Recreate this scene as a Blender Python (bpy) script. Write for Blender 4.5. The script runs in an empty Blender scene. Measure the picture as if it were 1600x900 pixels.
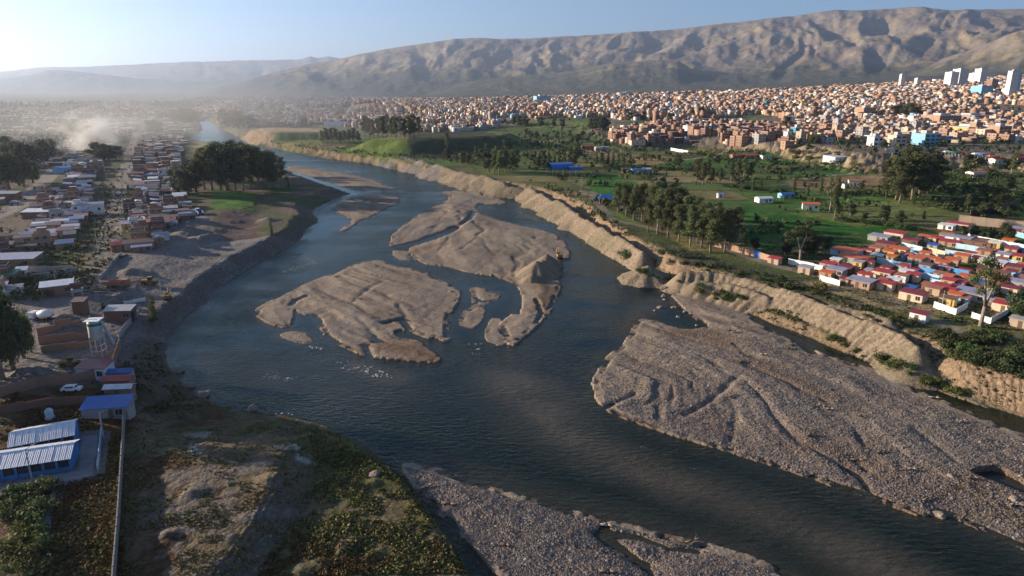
import bpy, math, random
import numpy as np
from mathutils import Vector, Matrix
S = bpy.context.scene
COL = S.collection
rnd = random.Random(7)
R = math.radians
# ---------------------------------------------------------------- camera
CAM_H = 72.0; FPX = 1067.0; PITCH = math.atan((450-140)/FPX)
cd = bpy.data.cameras.new("camera"); cam = bpy.data.objects.new("camera", cd); COL.objects.link(cam)
cam.location = (0, 0, CAM_H); cam.rotation_euler = (math.pi/2-PITCH, 0, 0)
cd.sensor_width = 36; cd.lens = 36*FPX/1600; cd.clip_start = 1; cd.clip_end = 120000
S.camera = cam
# ---------------------------------------------------------------- sky and sun
SUN_EL, SUN_DIR = R(13.8), Vector((-0.963, 0.27))        # horizontal direction towards the sun
w = bpy.data.worlds.new("World"); S.world = w; w.use_nodes = True
nt = w.node_tree; nt.nodes.clear()
sky = nt.nodes.new('ShaderNodeTexSky'); sky.sky_type = 'NISHITA'; sky.sun_disc = False
sky.sun_elevation = SUN_EL; sky.sun_rotation = math.atan2(SUN_DIR.x, SUN_DIR.y)
sky.air_density = 1.0; sky.dust_density = 1.2; sky.ozone_density = 3.0; sky.altitude = 3200
bg = nt.nodes.new('ShaderNodeBackground'); bg.inputs[1].default_value = 0.07
out = nt.nodes.new('ShaderNodeOutputWorld')
nt.links.new(sky.outputs[0], bg.inputs[0]); nt.links.new(bg.outputs[0], out.inputs[0])
sl = bpy.data.lights.new("sun", 'SUN'); sl.energy = 5.0; sl.angle = R(0.5); sl.color = (1.0, 0.84, 0.66)
sun = bpy.data.objects.new("sun", sl); COL.objects.link(sun)
sv = Vector((SUN_DIR.x*math.cos(SUN_EL), SUN_DIR.y*math.cos(SUN_EL), math.sin(SUN_EL)))
sun.rotation_euler = sv.to_track_quat('Z', 'Y').to_euler()
S.view_settings.view_transform = 'Standard'; S.view_settings.look = 'None'
S.view_settings.exposure = 1.25; S.view_settings.gamma = 1.0
S.render.engine = 'CYCLES'
# ---------------------------------------------------------------- haze
HAZE_DENSITY = 5.3e-5
# ---------------------------------------------------------------- pixel -> place
sp, cp = math.sin(PITCH), math.cos(PITCH)
def ray(px, py):
    v = py-450.0
    return (px-800.0, FPX*cp - v*sp, -FPX*sp - v*cp)
def P(px, py, z=0.0):
    dx, dy, dz = ray(px, py); t = (CAM_H-z)/(-dz); return (dx*t, dy*t)
def PL(pts, z=0.0): return np.array([P(a, b, z) for a, b in pts])
# ---------------------------------------------------------------- numpy noise
def _h(ix, iy, seed):
    n = (ix.astype(np.int64)*374761393 + iy.astype(np.int64)*668265263 + seed*1442695041) & 0x7fffffff
    n = ((n ^ (n >> 13))*1274126177) & 0x7fffffff
    n = (n ^ (n >> 16)) & 0xffffff
    return n/float(0xffffff)
def vnoise(x, y, seed=0):
    ix = np.floor(x); iy = np.floor(y); fx = x-ix; fy = y-iy
    ix = ix.astype(np.int64); iy = iy.astype(np.int64)
    fx = fx*fx*(3-2*fx); fy = fy*fy*(3-2*fy)
    a = _h(ix, iy, seed); b = _h(ix+1, iy, seed); c = _h(ix, iy+1, seed); d = _h(ix+1, iy+1, seed)
    return a+(b-a)*fx+(c-a)*fy+(a-b-c+d)*fx*fy
def fbm(x, y, o=4, seed=0):
    s = np.zeros_like(x); a = .5; t = 0
    for i in range(o):
        s += a*vnoise(x, y, seed+i*17); t += a; x = x*2.03+5.1; y = y*2.03+3.7; a *= .5
    return s/t
def ridged(x, y, o=4, seed=0):
    s = np.zeros_like(x); a = .5; t = 0
    for i in range(o):
        s += a*(1-np.abs(2*vnoise(x, y, seed+i*17)-1)); t += a; x = x*2.03+5.1; y = y*2.03+3.7; a *= .5
    return s/t
def sst(x, a, b):
    t = np.clip((x-a)/(b-a), 0, 1); return t*t*(3-2*t)
def seg_dist(X, Y, pts, closed=False):
    n = len(pts); best = np.full(X.shape, 1e18)
    for i in range(n if closed else n-1):
        ax, ay = pts[i]; bx, by = pts[(i+1) % n]; ex, ey = bx-ax, by-ay; L = ex*ex+ey*ey+1e-9
        t = np.clip(((X-ax)*ex+(Y-ay)*ey)/L, 0, 1)
        d = (X-ax-t*ex)**2+(Y-ay-t*ey)**2; np.minimum(best, d, out=best)
    return np.sqrt(best)
def inside(X, Y, pts):
    r = np.zeros(X.shape, bool); n = len(pts)
    for i in range(n):
        ax, ay = pts[i]; bx, by = pts[(i+1) % n]
        if ay == by: continue
        c = ((ay > Y) != (by > Y)) & (X < (bx-ax)*(Y-ay)/(by-ay)+ax)
        r ^= c
    return r
def sd(X, Y, pts, pad=60.0):
    """signed distance, positive inside; far outside = -pad"""
    mn = pts.min(0)-pad; mx = pts.max(0)+pad
    res = np.full(X.shape, -pad)
    m = (X > mn[0]) & (X < mx[0]) & (Y > mn[1]) & (Y < mx[1])
    if m.any():
        x = X[m]; y = Y[m]; d = seg_dist(x, y, pts, True); res[m] = np.where(inside(x, y, pts), d, -d)
    return res
def smooth(pts, k=2):
    pts = np.array(pts, float)
    for _ in range(k):
        q = .75*pts+.25*np.roll(pts, -1, 0); r = .25*pts+.75*np.roll(pts, -1, 0)
        pts = np.stack([q, r], 1).reshape(-1, 2)
    return pts
def idw(X, Y, ctl, z=3.0, p=3):
    num = np.zeros(X.shape); den = np.zeros(X.shape)
    for a, b, v in ctl:
        cx, cy = P(a, b, z); s = 1.0/max(cy, 50)          # distances scaled by range so far control points stay local
        wgt = 1.0/((((X-cx)*s)**2+((Y-cy)*s)**2)**(p/2)+1e-6); num += wgt*v; den += wgt
    return num/den
# ---------------------------------------------------------------- outlines (traced, then laid on the water level)
LEFT = [(900,1250),(840,1100),(800,985),(765,925),(735,880),(700,825),(665,778),(635,742),(603,716),(572,694),(545,680),(500,660),(455,648),(410,640),(372,634),(335,625),(310,612),(290,595),(270,575),(262,550),(265,525),(275,508),(300,488),(325,472),(345,450),(370,432),(395,418),(420,402),(450,388),(476,372),(479,357),(500,346),(497,338),(490,331),(500,322),(530,308),(553,303),(540,299),(515,292),(485,281),(455,270),(440,262),(425,252),(405,240),(390,234),(370,230),(345,225),(320,222),(304,217),(298,212),(316,207),(318,200),(312,193),(308,187),(290,180),(240,168),(150,160),(-900,160),(-3000,260),(-3000,1250)]
SANDBAR = [(447,263),(455,258),(510,266),(550,273),(577,279),(594,286),(600,291),(620,293),(617,297),(592,296),(575,297),(560,298),(520,287),(485,276),(460,269)]
RIGHT = [(340,163),(322,176),(318,184),(326,189),(338,198),(352,205),(366,212),(380,221),(400,228),(450,237),(500,247),(540,252),(585,257),(605,262),(650,272),(700,285),(750,296),(800,307),(845,317),(875,330),(895,340),(910,355),(935,372),(958,389),(972,408),(985,417),(1017,430),(1045,452),(1090,462),(1140,480),(1185,498),(1205,507),(1250,522),(1285,540),(1350,562),(1425,592),(1475,612),(1525,630),(1600,654),(1800,725),(4200,1500),(4200,163)]
BAR_R = [(1040,446),(1047,456),(1062,472),(1082,490),(1107,512),(1090,517),(1065,518),(1035,507),(1012,500),(997,503),(988,520),(980,537),(955,557),(940,577),(931,595),(932,612),(942,632),(970,650),(1040,674),(1120,698),(1200,722),(1275,747),(1350,772),(1425,799),(1437,803),(1448,800),(1463,803),(1482,801),(1525,822),(1600,854),(1720,905),(1900,985),(1950,830),(1700,715),(1600,682),(1575,675),(1520,647),(1452,620),(1425,610),(1375,582),(1312,565),(1265,547),(1237,528),(1200,518),(1178,502),(1150,480),(1100,455)]
ISL_A = [(400,486),(415,476),(450,461),(487,442),(530,425),(560,411),(590,406),(610,414),(650,422),(680,434),(712,452),(718,463),(712,476),(698,495),(698,515),(700,535),(684,525),(670,528),(655,521),(640,515),(624,514),(611,518),(612,526),(635,532),(655,536),(668,547),(690,566),(650,563),(625,560),(580,556),(547,546),(520,532),(505,517),(497,493),(477,491),(460,480),(454,475),(456,492),(451,512),(432,509),(410,498)]
ISL_B = [(612,386),(611,377),(620,362),(645,345),(672,327),(700,315),(705,307),(690,301),(708,298),(730,300),(760,306),(797,316),(775,320),(745,317),(741,326),(752,337),(775,343),(800,350),(830,356),(857,364),(876,374),(886,387),(890,406),(872,409),(870,425),(870,441),(876,444),(872,457),(857,490),(838,507),(812,530),(797,541),(790,525),(783,508),(800,494),(813,480),(821,465),(815,450),(800,440),(775,431),(740,426),(700,418),(668,412),(648,403),(641,391),(648,383),(675,376),(700,367),(709,360),(695,362),(670,372),(640,380)]
ISL_C = [(736,451),(750,450),(760,456),(783,457),(776,466),(760,474),(752,480),(756,490),(748,502),(736,514),(723,512),(720,500),(726,488),(744,480),(741,465)]
ISL_D = [(775,496),(764,508),(761,525),(768,535),(784,540),(788,525),(781,508)]
ISL_E = [(442,523),(452,519),(470,520),(480,528),(487,536),(470,535),(455,531)]
ISL_F = [(613,392),(635,391),(637,400),(640,411),(622,404)]
ISL_G = [(521,325),(545,309),(575,304),(600,306),(626,308),(620,318),(590,332),(560,348),(527,365),(550,346),(543,336),(524,332)]
ISL_H = [(1046,459),(1052,459)]
BAR_L = [(627,727),(665,730),(725,752),(800,776),(875,797),(935,815),(941,826),(970,822),(1025,837),(1087,851),(1162,872),(1200,887),(1290,925),(1400,1000),(1500,1250),(1050,1250),(920,1050),(850,965),(800,912),(775,885),(745,850),(712,817),(680,790),(655,765)]
BARS = [('gravel_bar', BAR_R, 'big grey gravel bar with driftwood, filling the right foreground', 1.3),
        ('gravel_bar', ISL_A, 'fan-shaped gravel island in mid river, left of the winding side channel', 1.2),
        ('gravel_bar', ISL_B, 'long gravel island in mid river carrying the excavator and its heap', 1.3),
        ('gravel_bar', ISL_C, 'small crooked gravel islet between the two large islands', .6),
        ('gravel_bar', ISL_D, 'small oval gravel islet at the tail of the excavator island', .6),
        ('gravel_bar', ISL_E, 'thin gravel sliver off the left tip of the fan-shaped island', .5),
        ('gravel_bar', ISL_F, 'tiny gravel patch in the channel mouth above the fan-shaped island', .4),
        ('gravel_bar', ISL_G, 'upstream gravel bar covered with driftwood heaps by the left bank', 1.1),
        ('gravel_bar', SANDBAR, 'dark narrow spit upstream beside the left grove', 1.2),
        ('gravel_bar', BAR_L, 'pebbly gravel bar at the bottom edge, beside the scrubby bank', 1.4)]
POND = [(1503,738),(1520,730),(1548,727),(1568,731),(1600,746),(1660,790),(1640,800),(1600,778),(1560,762),(1525,750)]
# ---------------------------------------------------------------- terrain grid
NC = 1000; SMAX = 1.15; Y0 = 30.0
rows = []
y = 1010.0
while y > 168: rows.append(P(800, y)[1]); y -= 1.12
last = rows[-1]
n2 = 70
rows += [last*(9500/last)**((i+1)/n2) for i in range(n2)]
rows = np.array(rows); NR = len(rows)
sarr = np.linspace(-SMAX, SMAX, NC)
GX = sarr[None, :]*(rows[:, None]+Y0); GY = np.repeat(rows[:, None], NC, 1)
X = GX.ravel(); Y = GY.ravel()
n_lo = fbm(X/40, Y/40, 4, 1); n_md = fbm(X/9, Y/9, 4, 2); n_hi = fbm(X/1.7, Y/1.7, 3, 3)
jx = (fbm(X/6, Y/6, 3, 11)-.5)*3.0*np.clip(Y/300, .5, 2); jy = (fbm(X/6, Y/6, 3, 12)-.5)*3.0*np.clip(Y/300, .5, 2)
XJ = X+jx; YJ = Y+jy
def farslope(X, Y):
    b = X/np.maximum(Y, 1)
    k = np.clip((b+0.45)/1.2, 0, 1.1)
    f = np.clip((Y-1100)/4500, 0, 1.25)
    return k*k*f*185*np.clip(.35+b*.95, .0, 1.1) + 40*np.clip((b+.25)/.5, 0, 1)*f
TOWN2 = [(960,236),(1060,231),(1150,238),(1228,247),(1262,256),(1300,262),(1330,268),(1400,268),(1450,262),(1520,268),(1600,275),(1800,285),(4200,420),(4200,150),(500,150),(560,176),(700,192),(830,200),(900,208)]
PLAT1 = [(597,219),(640,222),(700,220),(765,216),(790,212),(735,210),(660,212)]
PLAT2 = [(402,208),(440,211),(505,210),(530,206),(500,203),(430,201),(395,203)]
cones = []      # x, y, height, slope, base
def heap_line(pts, z, h, step, slope=.65, jit=.25, base=0.0, hz=None):
    q = PL(pts, z); q = [tuple(a) for a in q]
    for (ax, ay), (bx, by) in zip(q[:-1], q[1:]):
        L = math.hypot(bx-ax, by-ay); n = max(1, int(L/step))
        for i in range(n):
            t = (i+rnd.random()*.5)/n
            cones.append((ax+(bx-ax)*t+rnd.uniform(-1, 1)*step*jit, ay+(by-ay)*t+rnd.uniform(-1, 1)*step*jit, base+h*rnd.uniform(.82, 1.12), slope*rnd.uniform(.85, 1.15)))
heap_line([(1020,415),(1060,420)], 6, 7.0, 9, .5, .5)
RIDGES = [([(1068,424),(1090,426),(1120,428),(1150,434),(1200,447),(1237,459),(1275,472),(1312,489),(1340,500),(1375,511),(1412,527),(1434,546)], 7.0, 7.7, .78, 2.3),
 ([(1300,474),(1345,484),(1390,500)], 8, 8.2, .55, 3.0), ([(1090,436),(1150,446),(1200,460)], 6, 6.0, .7, 3.0),
 ([(612,243),(640,247),(677,256),(722,268),(760,276),(790,284)], 9, 9.2, .42, 6.0), ([(800,290),(825,292),(850,306),(880,319),(905,334)], 7.5, 7.7, .6, 4.5), ([(905,337),(930,350),(958,366),(985,380),(1005,392)], 7.3, 7.4, .95, 3.2)]
MOUNDS = [(60,500,1.6,.4),(95,502,1.8,.45),(100,520,1.5,.35),(30,590,2.2,.35),(55,592,2,.4),(118,515,1.6,.4),(190,462,1.6,.45),(175,470,1.4,.45),(205,430,1.5,.3),(225,430,1.2,.3),(295,370,2.6,.3),(315,378,2.2,.35),(300,355,2,.25),(330,372,1.6,.3),(360,405,1.4,.25),(130,445,1.8,.45),(145,440,1.6,.45),(420,350,1.8,.25),
 (540,842,.5,.2),(560,838,.45,.2),(590,850,.5,.25),(572,858,.4,.2),(585,742,.8,.5),(470,882,.5,.25),(500,868,.5,.25),(535,850,.4,.25),(350,700,.8,.3),(300,760,.7,.25),(420,760,.9,.3),(260,830,.8,.3)]
heap_line([(834,418),(846,413),(860,412)], 4, 5.8, 2.2, .75, .2)
heap_line([(852,400),(860,402)], 4, 5.6, 2.2, .8, .2)
heap_line([(832,430),(845,428)], 3, 4.2, 3, .7, .2)
APEX = [(1000,400), (592,385), (740,285), (745,440), (775,480), (440,510), (620,380), (580,290), (430,250), (600,690)]
flow = np.full(X.shape, .5); runn = np.zeros(X.shape)
def terrain():
    z = -np.clip(1.6+0.8*(n_lo-.5), .4, 3)
    # shallow riffles in the river
    shall = np.zeros(X.shape)
    for pts, wd in [([(775,590),(790,640),(850,670),(900,690),(960,715),(1020,735),(1100,765),(1200,800),(1300,850),(1400,900)], 11), ([(790,560),(820,600),(860,640),(905,680)], 12), ([(760,620),(800,620)], 8), ([(985,560),(1000,490),(1020,470)], 5), ([(480,400),(520,380)], 12), ([(430,455),(600,560)], 2), ([(640,735),(800,765),(950,805),(1100,845),(1250,890)], 9), ([(650,430),(720,445),(745,470)], 5), ([(700,540),(760,560)], 6), ([(560,575),(620,590)], 3)]:
        d = seg_dist(XJ, YJ, PL(pts)); shall = np.maximum(shall, np.exp(-(d/wd)**2)*(.6+.6*n_md))
    z = z+shall*1.5; z = np.minimum(z, -.12)
    # left land
    dl = sd(XJ, YJ, PL(smooth(LEFT, 1)), 70)
    HL = idw(X, Y, [(700,850,2.0),(640,760,2.0),(560,690,2.2),(450,650,1.6),(350,635,.9),(310,625,1.2),(280,590,2.5),(262,530,3.5),(300,480,4),(360,430,4.5),(430,395,5),(470,365,5.5),(500,315,4.5),(450,270,5),(400,250,4),(330,230,3),(200,200,3)])
    WL = idw(X, Y, [(700,850,2.5),(640,760,3),(560,690,4),(450,650,7),(350,635,22),(300,610,10),(262,530,9),(300,480,8),(360,430,9),(430,395,8),(470,365,8),(500,315,14),(450,270,15),(330,230,15)])
    zl = HL*sst(dl, -.2, WL)*1.0
    zl = np.where(dl > -.5, zl-.16*(1-sst(dl, -.5, .3))+(n_md-.5)*.8*sst(dl, 0, 6)+(n_hi-.5)*.25*sst(dl, 0, 1), -9)
    # foreground plateau and inland rise of the left bank
    FP = PL([(522,660),(512,690),(500,722),(488,765),(462,815),(430,870),(395,930),(300,1200),(-1500,1200),(-3000,400),(-200,420),(60,545),(215,600),(235,628),(262,652),(300,674),(330,656),(378,669),(430,650),(470,662)], 4.0)
    dfp = sd(XJ, YJ, FP, 70); 
    INL = PL([(255,620),(235,520),(240,480),(290,450),(350,400),(400,360),(440,320),(400,300),(300,250),(250,200),(-900,165),(-3000,260),(-3000,700),(0,640)], 4.0)
    dinl = sd(XJ, YJ, INL, 70); zl = np.where(dl > 0, zl+2.8*np.maximum(sst(dfp, -1, 8.0), sst(dinl, 0, 25)), zl)
    z = np.where(zl > z, zl, z)
    # right land
    dr = sd(XJ, YJ, PL(smooth(RIGHT, 1)), 90)
    HR = idw(X, Y, [(450,230,5),(600,250,6),(700,275,7.5),(850,310,7.5),(930,365,7.5),(990,405,3.5),(1050,445,2.0),(1150,475,2.2),(1250,515,2.2),(1350,555,2.0),(1425,585,2.4),(1500,605,5.5),(1580,630,7.5),(1800,700,7.5)])
    WR = idw(X, Y, [(450,230,20),(600,250,12),(700,275,12),(850,310,12),(930,365,8),(990,405,12),(1050,445,8),(1150,475,6),(1250,515,4),(1350,555,4),(1425,585,5),(1500,605,7),(1580,630,8),(1800,700,8)])
    zr = HR*sst(dr, -.2, WR)
    PLAIN = PL([(-2000,163),(340,163),(420,222),(560,244),(640,254),(700,265),(800,288),(880,316),(905,333),(940,356),(975,370),(1010,388),(1040,408),(1100,425),(1200,452),(1300,486),(1400,520),(1445,540),(1490,580),(1560,600),(1600,612),(1800,680),(4200,1400),(4200,163)], 7.0)
    dp = sd(XJ, YJ, PLAIN, 90)
    zr = zr+(7.0-np.minimum(HR, 7.0))*sst(dp, -2, 8)
    zr = np.where(dr > -.5, zr-.16*(1-sst(dr, -.5, .3))+((n_lo-.5)*1.6+(n_md-.5)*.7)*sst(dr, 0, 20)+(n_hi-.5)*.15*sst(dr, 0, 1), -9)
    t2 = sd(X+jx*4, Y+jy*4, PL(TOWN2, 9.0), 250)
    gul = ridged(X/22, Y/60, 3, 31)
    wtown = np.clip(60+(np.abs(P(1330,262)[0]-X)-60)*.6, 28, 90)
    zr = np.where(dr > 0, zr+13.0*np.clip(sst(t2+14*(gul-.5), 0, wtown), 0, 1), zr)
    zr = np.where(dr > 0, zr+farslope(X, Y)*sst(dr, 0, 60), zr)
    for pl, h, wd in ((PLAT1, 14, 45), (PLAT2, 8, 22)):
        d = sd(XJ, YJ, PL(pl, 18 if h > 10 else 13), 90); zr = np.where(dr > 0, zr+h*sst(d, -wd, 0), zr)
    z = np.where(zr > z, zr, z)
    # bars
    barid = np.full(X.shape, -1); dbar = np.full(X.shape, -60.0)
    for i, (nm, pts, lab, h) in enumerate(BARS):
        pw = PL(smooth(pts, 1)); d = sd(XJ*.5+X*.5, YJ*.5+Y*.5, pw, 40)
        wd = 3.0 if h < .7 else 6.0
        d = d+.45+(n_md-.5)*2.0+(n_hi-.5)*1.1
        zz = (h*.28*sst(d, -.15, .7)+h*.72*sst(d, .3, wd*3.5))
        # braid relief: long low ridges running with the current
        ap = PL([APEX[i]])[0]; rr = np.hypot(X-ap[0], Y-ap[1]); th = np.arctan2(Y-ap[1], X-ap[0])
        br = fbm(rr/34+n_lo*1.2, th*rr.clip(25, 140)**.5*1.9+n_lo*1.6, 4, 41+i)
        run = ridged(rr/60+n_lo*.8, th*rr.clip(25, 140)**.5*1.3+n_lo*1.2+3, 3, 141+i); runm = sst(run, .80, .90)*sst(d, 1, 6)
        flow[:] = np.where(d > -1, br, flow); runn[:] = np.where(d > 0, runm, runn)
        zz = zz-runm*.32*min(h, 1.2)+(br-.5)*1.05*sst(d, .5, 8)*min(h, 1.2)+(n_hi-.5)*.26*sst(d, 0, 2)+(n_md-.5)*.45*sst(d, 1, 7)*min(h, 1)
        zz = zz-.16*(1-sst(d, -.15, .5)); zz = np.where(d > -.15, zz, -9); m = (zz > z) & (d > -.15)
        z = np.where(m, zz, z); barid = np.where(m & (d > -.2), i, barid); dbar = np.maximum(dbar, d)
    # erosion scarps and dry runnels on the bars
    for pts, dep, wd in [([(942,632),(965,622),(992,611)], .75, 1.0), ([(1073,643),(1100,630),(1125,612),(1150,590)], .7, .9), ([(1205,640),(1222,662),(1255,690),(1300,712),(1340,735),(1368,772)], .95, 1.3),
                         ([(1165,565),(1200,582),(1240,600),(1290,625)], .6, 1.0), ([(1335,712),(1355,728)], .8, 1.2), ([(1430,670),(1495,720)], .5, .8), ([(1140,622),(1150,640),(1145,672),(1140,690)], .5, 1.2), ([(1165,625),(1180,650)], .5, 1.5),
                         ([(552,470),(580,448),(600,438)], .5, 1.1), ([(622,475),(642,502)], .6, 1.0), ([(560,495),(578,510),(594,528)], .7, 1.2), ([(568,534),(594,528)], .8, 1.0), ([(500,425),(530,420)], .4, .9), ([(480,492),(510,483)], .5, .9), ([(569,534),(580,555)], .8, 1.0),
                         ([(640,350),(665,358),(690,348)], .4, .8), ([(730,345),(700,362)], .4, .8), ([(720,390),(745,372)], .4, .7), ([(790,385),(770,400)], .3, .7),
                         ([(940,828),(955,845),(985,865),(1010,880),(1030,900)], 1.2, 1.6), ([(950,826),(1000,832),(1050,848),(1090,853)], .9, 1.0), ([(985,852),(1020,872),(1040,890)], .4, .8), ([(700,800),(712,820),(702,835)], .7, 1.0), ([(1475,790),(1530,800),(1600,840)], .5, 2.0), ([(1090,455),(1140,470),(1200,500)], .4, 1.5), ([(1250,570),(1330,610),(1420,640)], .35, 2.0)]:
        d = seg_dist(X+jx*.3, Y+jy*.3, PL(pts, 1.2)); z = z-dep*.72*np.exp(-(d/(wd*(.55+.9*n_md)))**2)*(z > -.1)*(.35+1.1*n_md)
    z = np.where(sd(X+jx*.3, Y+jy*.3, PL(POND, .6), 30) > 0, -.45, z)
    # narrow braids of water cutting the islands
    for pts, wd in [([(608,388),(640,382),(672,373),(700,363),(712,356)], 3.2), ([(722,352),(733,345),(742,330)], 1.4), ([(640,515),(628,500),(600,506)], 1.1), ([(770,432),(795,447),(812,470),(806,490)], 1.2), ([(742,465),(752,472),(772,470)], 1.0), ([(838,470),(846,490),(838,505)], .8), ([(555,310),(572,318),(600,316)], 1.6), ([(1180,500),(1240,530),(1270,552)], 1.3), ([(454,478),(462,470),(480,466)], .9), ([(945,826),(960,850),(990,872),(1015,895)], .9)]:
        d = seg_dist(X+jx*.35, Y+jy*.35, PL(pts)); k = d < wd*(.55+.9*n_md); z = np.where(k & (z > -.1), -.18-.25*sst(wd-d, 0, wd), z)
    yf = P(312, 188)[1]; z = np.where(Y > yf, np.maximum(z, 3.5*sst(Y, yf, yf+60)), z)
    wet = (z < -.1) & (dbar > -30)
    z = np.where(wet, np.maximum(z, -(.14+.10*(1+1.2*n_lo)*np.maximum(-dbar, 0))), z)
    # furrowed ridges of dumped spoil: a crest line with parallel erosion furrows down its faces
    for pts, zc, h, slo, fs in RIDGES:
        q = PL(pts, zc); m = (X > q[:, 0].min()-35) & (X < q[:, 0].max()+35) & (Y > q[:, 1].min()-45) & (Y < q[:, 1].max()+45)
        xm, ym = X[m], Y[m]; best = np.full(xm.shape, 1e9); ss = np.zeros(xm.shape); acc = 0
        for (ax, ay), (bx, by) in zip(q[:-1], q[1:]):
            ex, ey = bx-ax, by-ay; L = math.hypot(ex, ey); t_ = np.clip(((xm-ax)*ex+(ym-ay)*ey)/L/L, 0, 1); d = np.hypot(xm-ax-t_*ex, ym-ay-t_*ey); k = d < best
            best = np.where(k, d, best); ss = np.where(k, acc+t_*L, ss); acc += L
        wob = (fbm(xm/7, ym/7, 3, 201)-.5)*2.2
        crest = h+fs*.35*(fbm(ss/(fs*2.2), ss*0, 3, 202)-.5)*2
        fur = np.abs(np.sin(math.pi*(ss+best*.25+wob*.5+1.6*fbm(ss/9, ss*0, 2, 206))/(fs*1.25)))**.7*.8+.2*ridged(xm/2.2, ym/2.2, 2, 203); dd = np.maximum(best+wob*.25-.3, 0)
        cz = crest-dd*slo*(.92+.3*fbm(xm/12, ym/12, 2, 204))-(1-fur)*fs*.50*np.clip(best/(fs*.8), 0, 1)-.25*(n_hi[m]-.5)
        zz = z[m]; z[m] = np.where(cz > zz, cz, zz); heapm[m] = np.maximum(heapm[m], np.clip((cz-zz)*2, 0, 1))
    for a, b_, h, s in MOUNDS:
        cx, cy = P(a, b_, 6 if a < 400 else 3.5); r = h/s; m = (np.abs(X-cx) < r*1.4) & (np.abs(Y-cy) < r*1.4) & (z > 1.2)
        if not m.any(): continue
        dd = np.hypot((X[m]-cx), (Y[m]-cy)*.85)*(.8+.5*fbm(X[m]/2.5, Y[m]/2.5, 3, 210)); add = np.maximum(h-dd*s, 0); z[m] += add*(.8+.35*n_hi[m]); heapm[m] = np.maximum(heapm[m], np.clip(add*1.5, 0, .9))
    # heaps
    for cx, cy, h, s in cones:
        r = h/s; m = (np.abs(X-cx) < r) & (np.abs(Y-cy) < r)
        if not m.any(): continue
        dd = np.hypot(X[m]-cx, Y[m]-cy); ang = np.arctan2(Y[m]-cy, X[m]-cx)
        cz = h-np.maximum(dd-.4, 0)*s*(1+.06*np.sin(ang*9+cx))
        zz = z[m]; k = 0.5; hh = np.maximum(cz, zz); z[m] = np.where(cz > zz, hh, zz)
        heapm[m] = np.maximum(heapm[m], np.clip((cz-zz)*2, 0, 1))
    # foreground shore rubble
    dl = np.where(Y > P(312, 188)[1]+15, np.where(dr > 0, dl, 60), dl)
    return z, dl, dr, dbar, barid, shall, dfp, t2, dp
heapm = np.zeros(X.shape)
Z, DL, DR, DBAR, BARID, SHALL, DFP, DT2, DP = terrain()
GZ = Z.reshape(NR, NC)
lrows = np.log(rows)
def hgt(x, y):
    x = np.atleast_1d(np.asarray(x, float)); y = np.atleast_1d(np.asarray(y, float))
    fr = np.interp(y, rows, np.arange(NR)); s = x/(np.maximum(y, 1)+Y0); fc = np.clip((s+SMAX)/(2*SMAX)*(NC-1), 0, NC-1.001)
    r0 = np.clip(fr.astype(int), 0, NR-2); c0 = fc.astype(int); a = fr-r0; b = fc-c0
    return GZ[r0, c0]*(1-a)*(1-b)+GZ[r0+1, c0]*a*(1-b)+GZ[r0, c0+1]*(1-a)*b+GZ[r0+1, c0+1]*a*b
def H1(x, y): return float(hgt(x, y)[0])
def hit(px, py):
    """point of the ground seen at a photograph position"""
    dx, dy, dz = ray(px, py); t = np.linspace(.06, 1, 5000)**2.2*14.0
    z = CAM_H+dz*t; g = hgt(dx*t, dy*t); k = np.argmax(z <= np.maximum(g, 0))
    if not (z[k] <= max(g[k], 0)): k = len(t)-1
    return Vector((dx*t[k], dy*t[k], max(g[k], 0)))
# ---------------------------------------------------------------- ground colours (albedo)
C = np.zeros((len(X), 3))
def paint(mask, rgb):
    global C
    mask = np.clip(mask, 0, 1)[:, None]; C = C*(1-mask)+np.array(rgb)[None]*mask
gy, gx = np.gradient(GZ, axis=0), np.gradient(GZ, axis=1)
dyy = np.gradient(rows)[:, None]; dxx = (sarr[1]-sarr[0])*(rows[:, None]+Y0)
SL = np.hypot(gx/dxx, gy/dyy).ravel()
GRAV = (.25, .195, .145); SOIL = (.15, .115, .085); TAN = (.26, .18, .115); GREEN = (.045, .085, .02); OLIVE = (.085, .085, .03); RUST = (.13, .062, .022); DRY = (.30, .22, .10)
C[:] = (.026, .038, .02)
bedn = fbm(X/5, Y/5, 3, 77)
paint(sst(Z, -1.6, -.15)*(.35+1.0*bedn), (.30, .19, .115)); paint(sst(SHALL, .25, .7)*.8, (.44, .28, .18))  # bed darkens with depth in place of light absorbed by the water
land = (np.maximum(DL, DR) > 0) | (BARID >= 0)
paint((DL > -.6)*1.0, SOIL)
paint((DR > -.6)*1.0, (.15, .125, .08))
FZ = 7.0
# left bank
fg = sst(DFP, -12, 0)*(DL > 0)
near_l = (DL > 0)*(Y < P(0, 600)[1])
paint(near_l*1.0, (.16, .125, .075))
paint(near_l*sst(n_md+.5*n_hi, .62, .85), OLIVE)
paint(near_l*sst(fbm(X/14, Y/14, 4, 9), .48, .62)*(X < P(330, 800, 4)[0]), (.085, .042, .018))
paint(near_l*sst(1-DFP/3, 0, 1)*.85*(X > P(380, 800, 4)[0]), (.085, .085, .03)); paint(near_l*sst(fbm(X/6, Y/6, 3, 15), .52, .64)*.7, (.15, .11, .065))
grv = PL([(250,735),(330,720),(470,700),(490,740),(450,820),(380,905),(240,905),(220,800)], 5)
paint(sst(sd(XJ, YJ, grv), -3, 3)*sst(n_md*.6+n_hi*.4, .38, .55), (.17, .14, .115))
sandp = PL([(290,660),(320,655),(330,690),(318,715),(295,712)], 4)
paint(sst(sd(XJ, YJ, sandp), -2, 1)*sst(n_hi+n_md, .85, 1.05)*.7, (.36, .33, .29))
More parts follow.
